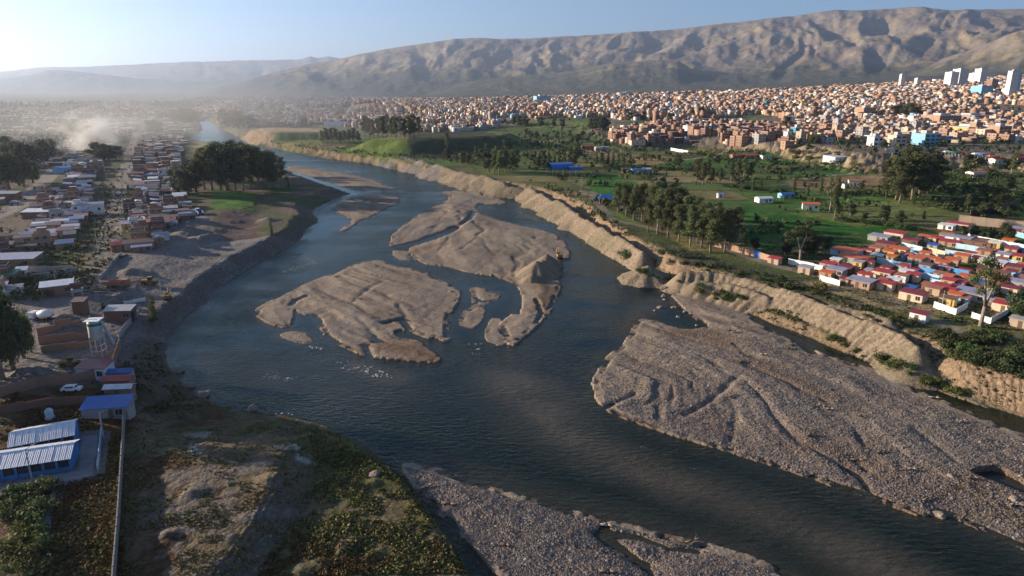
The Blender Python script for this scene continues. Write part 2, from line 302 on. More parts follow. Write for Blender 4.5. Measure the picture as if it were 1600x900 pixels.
for pl in ([(430,697),(465,690),(470,700),(445,702)], [(455,703),(490,702),(493,710),(465,712)], [(290,688),(300,685),(318,700),(312,712),(292,706)]):
    paint(sst(sd(XJ, YJ, PL(pl, 4.5)), -.6, .4)*sst(n_hi, .35, .5), (.42, .39, .34))
paint(near_l*sst(X, P(350, 700, 3)[0], P(430, 700, 3)[0])*sst(n_md, .45, .6)*(Y > P(0, 735)[1])*.7, (.13, .12, .035))
mid_l = (DL > 0)*(Y >= P(0, 600)[1])*1.0
paint(mid_l*sst(n_lo, .5, .62), (.10, .10, .045))
paint(mid_l*(Y > P(0, 330)[1])*sst(n_lo+.3*n_md, .6, .75), (.075, .09, .035))
yard = PL([(165,440),(175,405),(200,380),(250,372),(262,345),(320,335),(345,372),(430,372),(478,355),(470,380),(390,425),(330,475),(300,495),(265,530),(240,560),(140,600),(-100,640),(-100,520),(60,470)], 5)
paint(sst(sd(XJ, YJ, yard), -3, 4), (.20, .175, .16))
paint(sst(sd(XJ, YJ, yard), -3, 4)*sst(n_md, .5, .7)*.5, (.11, .085, .06))
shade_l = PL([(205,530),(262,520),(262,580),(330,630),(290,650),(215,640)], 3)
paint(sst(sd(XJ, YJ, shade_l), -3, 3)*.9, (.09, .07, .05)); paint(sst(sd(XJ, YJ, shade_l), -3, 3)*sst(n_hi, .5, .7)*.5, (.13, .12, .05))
fields = []
def field(pts, rgb, label, z=FZ, stripe=0, ang=0.0, soft=1.5, noise=.5, obj=True):
    d = sd(XJ, YJ, PL(pts, z), 40); m = sst(d, -soft, soft)
    if noise: m = m*(1-noise*sst(n_md, .5, .75))
    paint(m, rgb); paint(m*sst(fbm(X/20, Y/9, 4, len(fields)+300), .47, .6)*.5, tuple(c*1.45+.012 for c in rgb)); paint(m*sst(fbm(X/12, Y/30, 4, len(fields)+400), .52, .62)*.4, tuple(c*.6 for c in rgb))
    if stripe:
        st = np.sin((X*math.cos(ang)+Y*math.sin(ang))*2*math.pi/stripe+n_lo*4)
        paint(m*sst(st, 0, .8)*.35, tuple(c*.6 for c in rgb))
    if obj: fields.append((d, label))
# right plain: patchwork of plots, then the named fields
pu = (X+.15*Y+16*n_lo)/62; pv = (Y+.1*X+10*n_lo)/40+np.floor(pu)*.37
cellv = _h(np.floor(pu).astype(int), np.floor(pv).astype(int), 5); cellw = _h(np.floor(pu).astype(int), np.floor(pv).astype(int), 6)
plain = (DR > 0)*sst(DP, 0, 10)
edge = np.minimum(np.abs(pu-np.round(pu))*62, np.abs(pv-np.round(pv))*40)
for k, rgb in enumerate([(.07, .135, .028), (.125, .175, .04), (.21, .18, .075), (.07, .10, .03), (.28, .21, .11), (.10, .16, .04)]):
    paint(plain*((cellv*6).astype(int) == k)*.9, rgb)
paint(plain*sst(cellw+n_md*.3, .75, .9)*.5, (.05, .07, .02))
paint(plain*sst(3.5-edge, 0, 3)*.8, (.04, .05, .02))
fa_ = np.where(cellw > .5, .2, 1.5)+cellv*.5; fst = np.sin((X*np.cos(fa_)+Y*np.sin(fa_))*2*math.pi/(5+7*cellv)+n_lo*2)
paint(plain*sst(fst, .1, .8)*.35*(Y < 900), (.05, .055, .022)); paint(plain*sst(fbm(X/30, Y/30, 4, 95), .52, .62)*.45, (.15, .16, .05))
farm = plain*sst(Y, P(0, 236)[1], P(0, 205)[1])*(X > -400)
paint(farm*.6, (.11, .10, .07))
paint(sst(DT2, 5, 40)*(DR > 0), (.19, .15, .115))
wild = (DR > 0)*sst(14-DP, 0, 14)
paint(wild*1.0, (.17, .135, .09)); paint(wild*sst(n_md+.3*n_hi, .55, .7), (.06, .075, .022))
strip = PL([(900,320),(960,340),(1010,372),(1110,400),(1210,425),(1330,470),(1440,500),(1600,560),(1800,640),(1800,700),(1600,612),(1440,545),(1300,490),(1100,430),(1000,400),(930,350)], 7)
paint(sst(sd(XJ, YJ, strip), -3, 4)*.9, (.10, .09, .05)); paint(sst(sd(XJ, YJ, strip), -3, 4)*sst(n_md, .45, .6)*.8, (.04, .055, .018))
field([(912,276),(962,274),(1010,292),(1000,310),(960,312),(925,300)], (.04, .125, .018), 'bright green crop field behind the small blue pavilion')
field([(1020,256),(1070,249),(1190,247),(1250,252),(1200,264),(1100,266),(1030,262)], (.055, .13, .022), 'long green field behind the isolated roadside trees')
field([(975,250),(1035,243),(1060,248),(1020,258),(978,257)], (.30, .21, .09), 'narrow straw-coloured field left of the long green field')
field([(1160,318),(1260,338),(1330,352),(1430,352),(1440,368),(1330,378),(1200,392),(1165,375)], (.03, .105, .014), 'dark green meadow beside the eucalyptus grove', stripe=14, ang=1.4)
field([(1150,300),(1240,296),(1290,312),(1280,330),(1190,322)], (.06, .13, .022), 'green meadow above the eucalyptus grove')
field([(1310,320),(1360,310),(1480,322),(1497,340),(1400,348),(1330,340)], (.13, .15, .045), 'pale green field below the big eucalyptus pair')
field([(1220,282),(1290,278),(1375,272),(1390,284),(1330,296),(1250,296)], (.26, .17, .09), 'brown ploughed field in front of the scree cliff')
field([(1235,262),(1320,262),(1330,274),(1250,278),(1220,272)], (.06, .13, .03), 'green plot below the scree cliff')
field([(1290,302),(1400,300),(1400,312),(1320,320),(1285,314)], (.075, .14, .03), 'green strip behind the orange-roofed cottage')
field([(1440,285),(1510,280),(1520,300),(1450,308)], (.07, .13, .03), 'green strip right of the big eucalyptus pair')
field([(530,231),(590,219),(640,222),(637,240),(600,240),(555,234)], (.11, .155, .03), 'grassy slope on the left end of the flat-topped plateau', 12)
field([(598,217),(640,219),(700,217),(765,214),(735,211),(660,213)], (.30, .21, .10), 'straw-coloured flat top of the river plateau', 20, obj=False)
field([(640,221),(765,216),(780,226),(725,239),(638,240)], (.055, .06, .03), 'plateau slope with shade put into its colour', 12, obj=False)  # slope turned from the sun: its shade is painted as a darker colour
field([(375,205),(430,203),(510,204),(508,211),(440,212),(392,216)], (.34, .24, .12), 'straw-coloured stubble field beside the far river bend', 10)
field([(435,221),(500,218),(505,226),(470,230),(440,228)], (.17, .17, .05), 'yellow-green field between the plateau and the river', 7)
field([(780,195),(930,190),(950,197),(900,206),(800,207)], (.09, .12, .035), 'green field in front of the city', 12)
field([(955,200),(1080,192),(1100,200),(1000,207)], (.08, .125, .035), 'narrow green field left of the dark brick quarter', 12)
field([(1120,190),(1190,182),(1215,190),(1150,198)], (.13, .15, .05), 'small pale field between city blocks', 14)
field([(330,301),(398,300),(397,331),(332,333)], (.07, .14, .022), 'small bright green field under the left grove', 5, stripe=6, ang=1.57, noise=.2)
field([(338,335),(415,331),(445,345),(425,372),(345,375)], (.125, .088, .075), 'brown ploughed plot above the left bank', 6, stripe=2.2, ang=.5, noise=.2)
field([(404,372),(412,335),(430,334),(426,372)], (.13, .13, .05), 'weedy strip', 6, obj=False)
field([(300,205),(318,200),(335,225),(300,255),(285,240)], (.28, .22, .10), 'dry grass flat inside the far river bend', 4)
field([(48,395),(140,392),(145,425),(60,428)], (.055, .075, .025), 'grassy lot behind the long concrete wall', 6)
field([(150,395),(172,372),(176,400),(160,432),(140,432),(100,425)], (.22, .18, .085), 'dry lot', 6, obj=False)
field([(165,505),(215,500),(215,520),(170,540)], (.20, .18, .16), 'yard', 5, obj=False)
roads = []
def road(pts, wd, rgb, label, z=FZ, name='dirt_road'):
    d = seg_dist(X+jx*.3, Y+jy*.3, PL(pts, z)); paint(sst(wd*.5+.6-d, 0, 1.2), rgb); roads.append((wd*.5-d, label, name))
road([(176,440),(160,420),(172,380),(182,340),(190,290),(203,240),(214,205)], 9, (.24, .20, .16), 'straight dirt street running away through the left settlement', 6)
road([(-60,365),(20,330),(50,305),(75,280),(90,262)], 12, (.25, .21, .18), 'pale dirt street at the left edge of the settlement', 6)
road([(200,385),(290,385),(400,372),(465,362)], 7, (.235, .205, .18), 'haul track along the gravel yard', 6)
road([(925,300),(935,320),(960,345),(1010,355),(1060,365),(1120,385),(1200,412),(1290,432),(1340,452),(1400,470),(1470,505),(1530,530),(1640,560)], 4.5, (.20, .17, .125), 'dirt track between the spoil heaps and the colourful cabins', 7)
road([(1050,248),(1100,243),(1130,236),(1150,230)], 5, (.30, .24, .17), 'dirt road climbing to the dark brick quarter', 9)
road([(1230,282),(1280,276),(1340,270)], 4, (.28, .22, .15), 'farm track', 7)
yardp = sd(X, Y, PL([(118,672),(162,670),(152,742),(100,752),(0,775),(-60,790),(-60,760),(0,748),(112,730)], 5.3), 30)
paint(sst(yardp, -.3, .3), (.26, .25, .27)); roads.append((yardp, 'paved concrete yard beside the white-roofed halls', 'paved_yard'))
pth = seg_dist(X, Y, PL([(92,762),(84,790),(74,840),(66,905),(55,1000)], 5)); paint(sst(1.1-pth, 0, .4), (.17, .16, .17)); roads.append((1.0-pth, 'narrow concrete path beside the bushes at bottom left', 'path'))
# bars: gravel colours with damp, rusty streaks, and a painted sunlit rim
bar = (BARID >= 0)
paint(bar*1.0, GRAV)
paint(bar*sst(flow, .52, .64)*.6, (.30, .235, .175)); paint(bar*sst(.47-flow, 0, .12)*.65, (.155, .125, .10)); paint(bar*sst(fbm(X/16, Y/16, 4, 51), .55, .68)*.5, (.20, .175, .15)); paint(bar*sst(fbm(X/10, Y/10, 4, 53), .6, .72)*.55, (.31, .24, .165)); paint(bar*sst(1.2-DBAR, 0, 1)*sst(n_lo, .45, .6)*.6, (.10, .075, .055))
paint(bar*sst(2.6-DBAR, 0, 2.0)*.45, (.33, .26, .19)); paint(bar*runn*.55, (.15, .115, .085)); paint(bar*sst(.75-DBAR, 0, .6)*.8, (.11, .082, .06))  # first paint: pale rim stands in for sunlit bar edges
for pts, wd, k in [([(1180,570),(1240,590),(1290,620)], 4, .7), ([(1065,518),(1110,520),(1130,535)], 5, .8), ([(1260,690),(1330,712),(1400,745),(1500,770),(1600,820)], 6, .8), ([(1420,790),(1520,745),(1600,735)], 5, .7), ([(680,420),(740,428),(790,436)], 4, .6), ([(600,535),(650,545),(675,555)], 5, .8), ([(845,445),(862,450),(840,480)], 4, .7), ([(1090,640),(1120,660)], 5, .5), ([(645,392),(690,380)], 4, .5)]:
    d = seg_dist(XJ, YJ, PL(pts, 1)); paint(bar*np.exp(-(d/wd)**2)*k, (.14, .085, .05))
d = seg_dist(XJ, YJ, PL([(1450,770),(1500,780),(1560,800),(1600,830)], 1)); paint(bar*np.exp(-(d/7)**2)*sst(n_md, .4, .6)*.8, (.07, .065, .03))
# steep faces: bare earth, heaps: loose spoil
steep = sst(SL, .38, .6)
paint(steep*(DR > 0)*(Y < 1400)*(DP < 30)*.95, TAN)
paint(steep*sst(DT2, -30, 0)*sst(60-DT2, 0, 30)*(DR > 0)*(X > P(1150, 250)[0])*.8, (.36, .27, .17))
paint(steep*(DL > 0)*(Y > P(0, 640)[1])*.7, (.14, .115, .09))
for cx, cy, h, s in cones: pass
hr = heapm*(X > -60)*(Y > 150); paint(hr*.95, (.245, .19, .13)); paint(hr*sst(n_md, .48, .62)*.5, (.165, .13, .09)); paint(hr*sst(n_lo, .52, .62)*.4, (.16, .14, .085))
paint(heapm*(X <= -60)*.8, (.20, .175, .155)); paint(heapm*(Y <= 150)*sst(n_hi+n_md, .8, 1.1)*.8, (.17, .14, .12))
# ---------------------------------------------------------------- materials
MATS = {}
def mat(name, rough=.9, spec=.2):
    m = bpy.data.materials.new(name); m.use_nodes = True; b = m.node_tree.nodes['Principled BSDF']
    b.inputs['Roughness'].default_value = rough; b.inputs['Specular IOR Level'].default_value = spec; return m, m.node_tree, b
def N(t, typ, **kw):
    n = t.nodes.new(typ)
    for k, v in kw.items(): setattr(n, k, v)
    return n
def noise_node(t, scale, detail=3, coord='Object', rough=.55, vec=None):
    n = N(t, 'ShaderNodeTexNoise'); n.inputs['Scale'].default_value = scale; n.inputs['Detail'].default_value = detail; n.inputs['Roughness'].default_value = rough
    if vec is None:
        tc = N(t, 'ShaderNodeTexCoord'); vec = tc.outputs[coord]
    t.links.new(vec, n.inputs['Vector']); return n
def rng(t, src, a, b, c, d):
    m = N(t, 'ShaderNodeMapRange'); t.links.new(src, m.inputs[0])
    for i, v in enumerate((a, b, c, d)): m.inputs[i+1].default_value = v
    return m.outputs[0]
def mul(t, a, b, fac=1.0, mode='MULTIPLY'):
    m = N(t, 'ShaderNodeMix', data_type='RGBA', blend_type=mode); m.inputs[0].default_value = fac
    t.links.new(a, m.inputs[6]); t.links.new(b, m.inputs[7]); return m.outputs[2]
def ground_mat(name, s1, s2, lo, hi, bump, bd, speck=0):
    m, t, b = mat(name, .95, .1)
    a = N(t, 'ShaderNodeAttribute', attribute_name='Col')
    n1 = noise_node(t, s1, 5, rough=.7); f1 = rng(t, n1.outputs[0], .3, .7, lo, hi)
    c = mul(t, a.outputs[0], f1)
    if speck:
        v = N(t, 'ShaderNodeTexVoronoi'); v.inputs['Scale'].default_value = speck; tc = N(t, 'ShaderNodeTexCoord'); t.links.new(tc.outputs['Object'], v.inputs['Vector'])
        sx = N(t, 'ShaderNodeSeparateColor'); t.links.new(v.outputs['Color'], sx.inputs[0])
        c = mul(t, c, rng(t, sx.outputs[0], 0, 1, .74, 1.28))
    t.links.new(c, b.inputs['Base Color'])
    n2 = noise_node(t, s2, 4, rough=.65); bp = N(t, 'ShaderNodeBump'); bp.inputs['Strength'].default_value = bump; bp.inputs['Distance'].default_value = bd
    t.links.new(n2.outputs[0], bp.inputs['Height']); t.links.new(bp.outputs[0], b.inputs['Normal']); return m
def weather(m, amt=.55, col=(.16, .085, .05), scale=.35, lo=.52, hi=.7):
    """patches of rust or dirt of their own shape"""
    t = m.node_tree; b = t.nodes['Principled BSDF']; src = b.inputs['Base Color'].links[0].from_socket; n = noise_node(t, scale, 6, rough=.7); oi = N(t, 'ShaderNodeObjectInfo')
    f = N(t, 'ShaderNodeMath', operation='MULTIPLY'); t.links.new(rng(t, n.outputs[0], lo, hi, 0, 1), f.inputs[0]); t.links.new(rng(t, oi.outputs['Random'], 0, 1, .15, amt*1.4), f.inputs[1])
    x = N(t, 'ShaderNodeMix', data_type='RGBA'); t.links.new(f.outputs[0], x.inputs[0]); t.links.new(src, x.inputs[6]); x.inputs[7].default_value = (*col, 1); t.links.new(x.outputs[2], b.inputs['Base Color'])
M_SOIL = ground_mat('soil', .9, .8, .55, 1.45, .9, .7)
M_FIELD = ground_mat('crops', .35, 1.2, .65, 1.35, .8, .5)
M_GRAVEL = ground_mat('gravel', 1.4, 1.6, .78, 1.22, .8, .26, speck=4.6)
M_ROAD = ground_mat('packed_dirt', .5, 2.0, .8, 1.2, .5, .15)
def solid(name, rgb, rough=.8, spec=.3, var=.25, scale=.6, metal=0, bump=0):
    if name in MATS: return MATS[name]
    m, t, b = mat(name, rough, spec); n = noise_node(t, scale, 4); r = N(t, 'ShaderNodeRGB'); r.outputs[0].default_value = (*rgb, 1)
    t.links.new(mul(t, r.outputs[0], rng(t, n.outputs[0], .25, .75, 1-var, 1+var)), b.inputs['Base Color']); b.inputs['Metallic'].default_value = metal
    if bump:
        bp = N(t, 'ShaderNodeBump'); bp.inputs['Strength'].default_value = bump; bp.inputs['Distance'].default_value = .1
        t.links.new(n.outputs[0], bp.inputs['Height']); t.links.new(bp.outputs[0], b.inputs['Normal'])
    MATS[name] = m; return m
# ---------------------------------------------------------------- mesh helpers
def mesh_np(name, V, F, mats, col=None, mi=None, shade=False, attrs=None):
    V = np.asarray(V, np.float32); F = np.asarray(F, np.int32); me = bpy.data.meshes.new(name)
    me.vertices.add(len(V)); me.vertices.foreach_set('co', V.ravel())
    k = F.shape[1]; me.loops.add(F.size); me.loops.foreach_set('vertex_index', F.ravel()); me.polygons.add(len(F))
    me.polygons.foreach_set('loop_start', np.arange(0, F.size, k, dtype=np.int32)); me.polygons.foreach_set('loop_total', np.full(len(F), k, np.int32))
    if mi is not None: me.polygons.foreach_set('material_index', np.asarray(mi, np.int32))
    if shade: me.polygons.foreach_set('use_smooth', np.ones(len(F), bool))
    me.update(calc_edges=True)
    if col is not None:
        c4 = np.ones((len(V), 4), np.float32); c4[:, :3] = col; a = me.color_attributes.new('Col', 'FLOAT_COLOR', 'POINT'); a.data.foreach_set('color', c4.ravel())
    for nm, arr in (attrs or {}).items():
        a = me.attributes.new(nm, 'FLOAT', 'POINT'); a.data.foreach_set('value', np.asarray(arr, np.float32))
    for m in (mats if isinstance(mats, (list, tuple)) else [mats]): me.materials.append(m)
    return me
def link(name, me, parent=None, loc=None, rz=0, **tags):
    o = bpy.data.objects.new(name, me); COL.objects.link(o)
    if parent is not None: o.parent = parent
    if loc is not None: o.location = loc
    if rz: o.rotation_euler = (0, 0, rz)
    for k, v in tags.items():
        if v: o[k] = v
    return o
def thing(name, label, category, loc, rz=0, group=None, scale=None):
    o = link(name, None, None, loc, rz, label=label, category=category, group=group)
    o.empty_display_size = .5
    if scale is not None: o.scale = scale
    return o
# ---------------------------------------------------------------- terrain objects
idx = np.arange(NR*NC).reshape(NR, NC)
Q = np.stack([idx[:-1, :-1], idx[:-1, 1:], idx[1:, 1:], idx[1:, :-1]], -1).reshape(-1, 4)
def fmean(a): return a[Q].mean(1)
lab = np.zeros(len(Q), int); qb = BARID[Q[:, 0]]; ZQ = fmean(Z)
defs = [('ground', 'open ground of the valley floor, banks and lots', M_SOIL)]
for i, (nm, pts, lb, h) in enumerate(BARS):
    defs.append((nm, lb, M_GRAVEL)); lab[(qb == i)] = len(defs)-1
for d, lb in fields:
    defs.append(('field', lb, M_FIELD)); lab[(fmean(d) > 0) & (lab == 0)] = len(defs)-1
for d, lb, nm in roads:
    defs.append((nm, lb, M_ROAD)); lab[(fmean(d) > 0) & ((lab == 0) | (lab > len(BARS)))] = len(defs)-1
defs.append(('riverbed', 'stony bed seen through the shallow water', M_GRAVEL)); lab[(ZQ < -.1)] = len(defs)-1
hq = fmean(heapm); defs.append(('spoil_heaps', 'row of fluted sand-coloured spoil heaps along the right bank', M_SOIL)); lab[(hq > .3) & (fmean(X) > 20) & (lab == 0) & (fmean(Y) < 330)] = len(defs)-1
V3 = np.stack([X, Y, Z], 1)
for i, (nm, lb, m) in enumerate(defs):
    sel = Q[lab == i]
    if len(sel) == 0: continue
    u, inv = np.unique(sel, return_inverse=True)
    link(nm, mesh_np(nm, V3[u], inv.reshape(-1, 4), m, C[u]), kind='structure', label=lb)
# water
st = 2; ii = idx[::st, ::st]; QW = np.stack([ii[:-1, :-1], ii[:-1, 1:], ii[1:, 1:], ii[1:, :-1]], -1).reshape(-1, 4)
pz = np.pad(GZ, 3, mode='edge'); zf = np.minimum.reduce([pz[a:a+NR, b_:b_+NC] for a in (0, 2, 3, 4, 6) for b_ in (0, 2, 3, 4, 6)]).ravel(); zmin = np.minimum.reduce([zf[QW[:, k]] for k in range(4)]); QW = QW[(zmin < .25) & (Y[QW[:, 0]] < 6000)]
u, inv = np.unique(QW, return_inverse=True)
foam = np.zeros(len(X))
for pts, wd in [([(455,402),(475,400),(490,412)], 7), ([(445,425),(490,410)], 5), ([(868,350),(885,345),(897,342)], 5), ([(955,412),(962,414)], 2.0), ([(985,692),(1030,706),(1100,735),(1150,752)], .5), ([(500,380),(510,386)], 2.5), ([(752,322),(770,326)], 6), ([(810,332),(840,344)], 6), ([(425,587),(450,592)], 3)]:
    foam = np.maximum(foam, .8*np.exp(-(seg_dist(XJ, YJ, PL(pts))/wd)**2))
calm = np.zeros(len(X))
for pl in ([(480,325),(520,310),(575,303),(560,300),(455,262),(450,270)], [(476,372),(500,340),(550,345),(545,352),(500,375)], [(1040,455),(1110,515),(1040,510),(1000,470)], [(1200,505),(1800,720),(1800,760),(1200,520)], [(720,450),(800,440),(820,470),(790,500),(740,540),(700,530)], [(1500,725),(1700,720),(1700,830),(1500,750)], [(455,478),(500,492),(520,535),(455,512)]):
    calm = np.maximum(calm, sst(sd(X, Y, PL(pl), 30), -4, 4))
silt = np.zeros(len(X))
for pts, wd, k in [([(785,600),(830,640),(880,680),(960,716),(1060,755),(1180,800),(1320,860),(1500,950)], 6.5, .9), ([(790,590),(830,610),(850,650)], 10, .85), ([(985,520),(1005,485),(1030,470)], 7, .9), ([(640,735),(760,758),(880,790),(1000,822),(1200,880)], 5, .45), ([(400,470),(450,430),(520,400),(600,350),(680,310)], 22, .4), ([(640,420),(720,440),(760,470)], 9, .5), ([(560,575),(620,592)], 6, .8), ([(850,470),(830,540),(800,600)], 10, .45), ([(900,400),(930,450),(950,500)], 12, .35), ([(330,560),(450,590),(600,610)], 16, .4), ([(600,280),(760,310),(850,335)], 22, .3)]:
    silt = np.maximum(silt, k*np.exp(-(seg_dist(X+jx*2, Y+jy*2, PL(pts))/wd)**2)*(.45+.9*n_md))
silt = np.maximum(silt, .55*np.exp(-np.maximum(-DBAR, 0)/3.0)*(.4+.8*n_lo))
wm, t, b = mat('river_water', .08, .5); t.nodes.remove(b)
tc = N(t, 'ShaderNodeTexCoord'); mp = N(t, 'ShaderNodeMapping'); mp.inputs['Rotation'].default_value = (0, 0, R(25)); mp.inputs['Scale'].default_value = (.45, 1.15, 1); t.links.new(tc.outputs['Object'], mp.inputs[0])
nA = noise_node(t, 0.9, 4, vec=mp.outputs[0]); nB = noise_node(t, .045, 5, vec=mp.outputs[0], rough=.65)
ca = N(t, 'ShaderNodeAttribute', attribute_name='calm'); fa = N(t, 'ShaderNodeAttribute', attribute_name='foam')
bp = N(t, 'ShaderNodeBump'); bp.inputs['Distance'].default_value = .75
mm = N(t, 'ShaderNodeMath', operation='MULTIPLY'); t.links.new(rng(t, ca.outputs['Fac'], 0, 1, 1, .12), mm.inputs[0]); t.links.new(rng(t, nB.outputs[0], .36, .64, .12, 1.0), mm.inputs[1])
t.links.new(mm.outputs[0], bp.inputs['Strength']); t.links.new(nA.outputs[0], bp.inputs['Height'])
gl = N(t, 'ShaderNodeBsdfGlossy'); gl.inputs['Roughness'].default_value = .16; gl.inputs['Color'].default_value = (.56, .68, .70, 1); t.links.new(bp.outputs[0], gl.inputs['Normal'])
fr = N(t, 'ShaderNodeFresnel'); fr.inputs[0].default_value = 1.33; t.links.new(bp.outputs[0], fr.inputs['Normal'])
tr = N(t, 'ShaderNodeBsdfTransparent'); tr.inputs[0].default_value = (.90, .90, .76, 1)
df = N(t, 'ShaderNodeBsdfDiffuse'); sa_ = N(t, 'ShaderNodeAttribute', attribute_name='silt'); sm = N(t, 'ShaderNodeMix', data_type='RGBA'); t.links.new(sa_.outputs['Fac'], sm.inputs[0]); sm.inputs[6].default_value = (.015, .024, .014, 1); sm.inputs[7].default_value = (.10, .080, .056, 1); t.links.new(sm.outputs[2], df.inputs[0]); t.links.new(bp.outputs[0], df.inputs['Normal'])
m1 = N(t, 'ShaderNodeMixShader'); t.links.new(rng(t, sa_.outputs['Fac'], 0, 1, .45, .85), m1.inputs[0]); t.links.new(tr.outputs[0], m1.inputs[1]); t.links.new(df.outputs[0], m1.inputs[2])
m2 = N(t, 'ShaderNodeMixShader'); t.links.new(fr.outputs[0], m2.inputs[0]); t.links.new(m1.outputs[0], m2.inputs[1]); t.links.new(gl.outputs[0], m2.inputs[2])
fo = N(t, 'ShaderNodeBsdfDiffuse'); fo.inputs[0].default_value = (.75, .78, .78, 1)
nF = noise_node(t, 1.3, 5, vec=mp.outputs[0], rough=.7); ad = N(t, 'ShaderNodeMath', operation='MULTIPLY_ADD'); t.links.new(fa.outputs['Fac'], ad.inputs[0]); ad.inputs[1].default_value = .22; t.links.new(nF.outputs[0], ad.inputs[2])
m3 = N(t, 'ShaderNodeMixShader'); t.links.new(rng(t, ad.outputs[0], .74, .80, 0, .9), m3.inputs[0]); t.links.new(m2.outputs[0], m3.inputs[1]); t.links.new(fo.outputs[0], m3.inputs[2])
t.links.new(m3.outputs[0], t.nodes['Material Output'].inputs[0])
W3 = V3[u].copy(); W3[:, 2] = 0.0
link('river_water', mesh_np('river_water', W3, inv.reshape(-1, 4), wm, None, attrs={'foam': foam[u], 'calm': calm[u], 'silt': silt[u]}, shade=True), kind='structure', label='braided river winding from the bottom right to the hazy distance')
# ---------------------------------------------------------------- mountains
def skyl(pts):
    o = []
    for a, b in pts:
        dx, dy, dz = ray(a, b); o.append((math.atan2(dx, dy), dz/math.hypot(dx, dy)))
    o.sort(); return np.array(o)
HB = np.linspace(R(-62), R(62), 950); HD = 4800*(30000/4800)**np.linspace(0, 1, 165)
B2, D2 = np.meshgrid(HB, HD); HXX = D2*np.sin(B2); HYY = D2*np.cos(B2)
base = farslope(HXX, HYY)
hh = np.where(D2 > 6000, base+4, base-6)
layers = [
 ([(-900,100),(-300,105),(0,111),(60,106),(120,104),(200,101),(250,98),(300,97),(350,95),(400,94),(440,93),(468,92),(485,87),(497,90),(515,88),(535,92),(700,95),(1000,100),(2500,100)], 21000, 15000, 900, .35, 61),
 ([(-900,120),(-300,118),(0,125),(40,118),(75,109),(110,110),(160,116),(210,122),(300,128),(420,118),(500,112),(600,110),(700,120),(2500,130)], 15500, 12500, 700, .4, 62),
 ([(-900,150),(300,145),(380,128),(430,112),(470,102),(530,93),(560,84),(600,77),(640,71),(680,66),(710,61),(745,59),(780,61),(830,60),(870,57),(900,56),(930,54),(960,52),(990,49),(1020,49),(1060,44),(1100,40),(1150,34),(1190,29),(1240,24),(1270,19),(1300,15),(1340,15),(1390,13),(1440,10),(1460,13),(1485,15),(1510,13),(1560,14),(1600,13),(1900,20),(2600,60)], 11500, 7400, 620, .5, 63),
 ([(500,165),(640,150),(730,128),(800,118),(850,115),(905,108),(960,97),(1000,95),(1030,93),(1060,94),(1080,107),(1120,112),(1160,115),(1220,122),(1290,118),(1400,120),(1500,130),(2500,140)], 8000, 6400, 420, .35, 64),
 ([(1330,160),(1400,125),(1440,108),(1480,88),(1510,80),(1545,66),(1570,55),(1600,46),(1700,25),(1900,10),(2600,20)], 7600, 6000, 520, .4, 65)]
for pts, dr_, d0, ws, amp, sd_ in layers:
    sk = skyl(pts); e = np.interp(B2, sk[:, 0], sk[:, 1])
    e = e+.0007*(vnoise(B2*160, B2*0+sd_, sd_)-.5)+.0022*(fbm(B2*26, B2*0+sd_, 3, sd_)-.5)
    Hm = np.maximum(CAM_H+e*dr_, 0); tt = (D2-d0)/(dr_-d0)
    ws = ws*1.35; u_ = B2*dr_/ws; w_ = D2/(ws*2.6)
    wu = fbm(u_*.5, w_*.5, 4, sd_+5)*2.6
    rg = ridged(u_*.55+.45*w_+wu*.8, w_*.6-wu*.8, 6, sd_)
    rg2 = ridged(u_*1.3-.2*w_+wu, w_*1.0+wu, 4, sd_+9)
    t1 = np.clip(tt, 0, 1); prof = t1**1.15
    prof = prof+amp*.7*((rg-.62)+.62*(rg2-.55)+.25*(ridged(u_*3.1, w_*2.3+wu, 3, sd_+12)-.5))*np.clip(4*t1*(1-t1), 0, 1)**.8*(.35+.65*t1)
    cap = (D2/dr_)*.995
    prof = np.where(t1 < 1, np.minimum(prof, cap), prof)
    back = np.where(tt > 1, np.clip(1-(tt-1)*.9, -.1, 1), 1); hL = Hm*np.maximum(prof, -.05)*back
    hL = np.where(tt < 0, -50, hL+base*np.clip(1-t1*1.5, 0, 1)); hh = np.maximum(hh, hL)
    # the layer hides what it must; nothing else
hsl = np.hypot(np.gradient(hh, axis=1)/(D2*(HB[1]-HB[0])), np.gradient(hh, axis=0)/np.gradient(HD)[:, None])
hn = fbm(HXX/500, HYY/500, 5, 70); hn2 = fbm(HXX/180, HYY/180, 4, 71)
HC = np.zeros(hh.shape+(3,)); HC[:] = (.22, .18, .14)
def hp(m, rgb):
    global HC
    m = np.clip(m, 0, 1)[..., None]; HC = HC*(1-m)+np.array(rgb)*m
hp(sst(hn, .45, .6)*.7, (.27, .215, .14)); hp(sst(.5-ridged(HXX/420, HYY/900, 4, 77), 0, .2)*.7, (.10, .085, .06)); hp(sst(fbm(HXX/260, HYY/120, 4, 78), .56, .64)*.5, (.33, .26, .16)); hp(sst(hn2, .52, .62)*.6, (.11, .09, .06)); hp(sst(1-(hh-120)/380+.9*(hn-.5), 0.15, .75)*.8, (.05, .06, .035)); hp(sst(hn2+hn, 1.1, 1.25)*sst(hh, 150, 300)*.7, (.34, .26, .14))
hi_ = np.arange(hh.size).reshape(hh.shape); HQ = np.stack([hi_[:-1, :-1], hi_[:-1, 1:], hi_[1:, 1:], hi_[1:, :-1]], -1).reshape(-1, 4)
M_HILL = ground_mat('hillside', .006, .006, .75, 1.25, .6, 60)
link('hills', mesh_np('hills', np.stack([HXX, HYY, hh], -1).reshape(-1, 3), HQ, M_HILL, HC.reshape(-1, 3), shade=True), kind='structure', label='bare brown mountain range closing the valley')
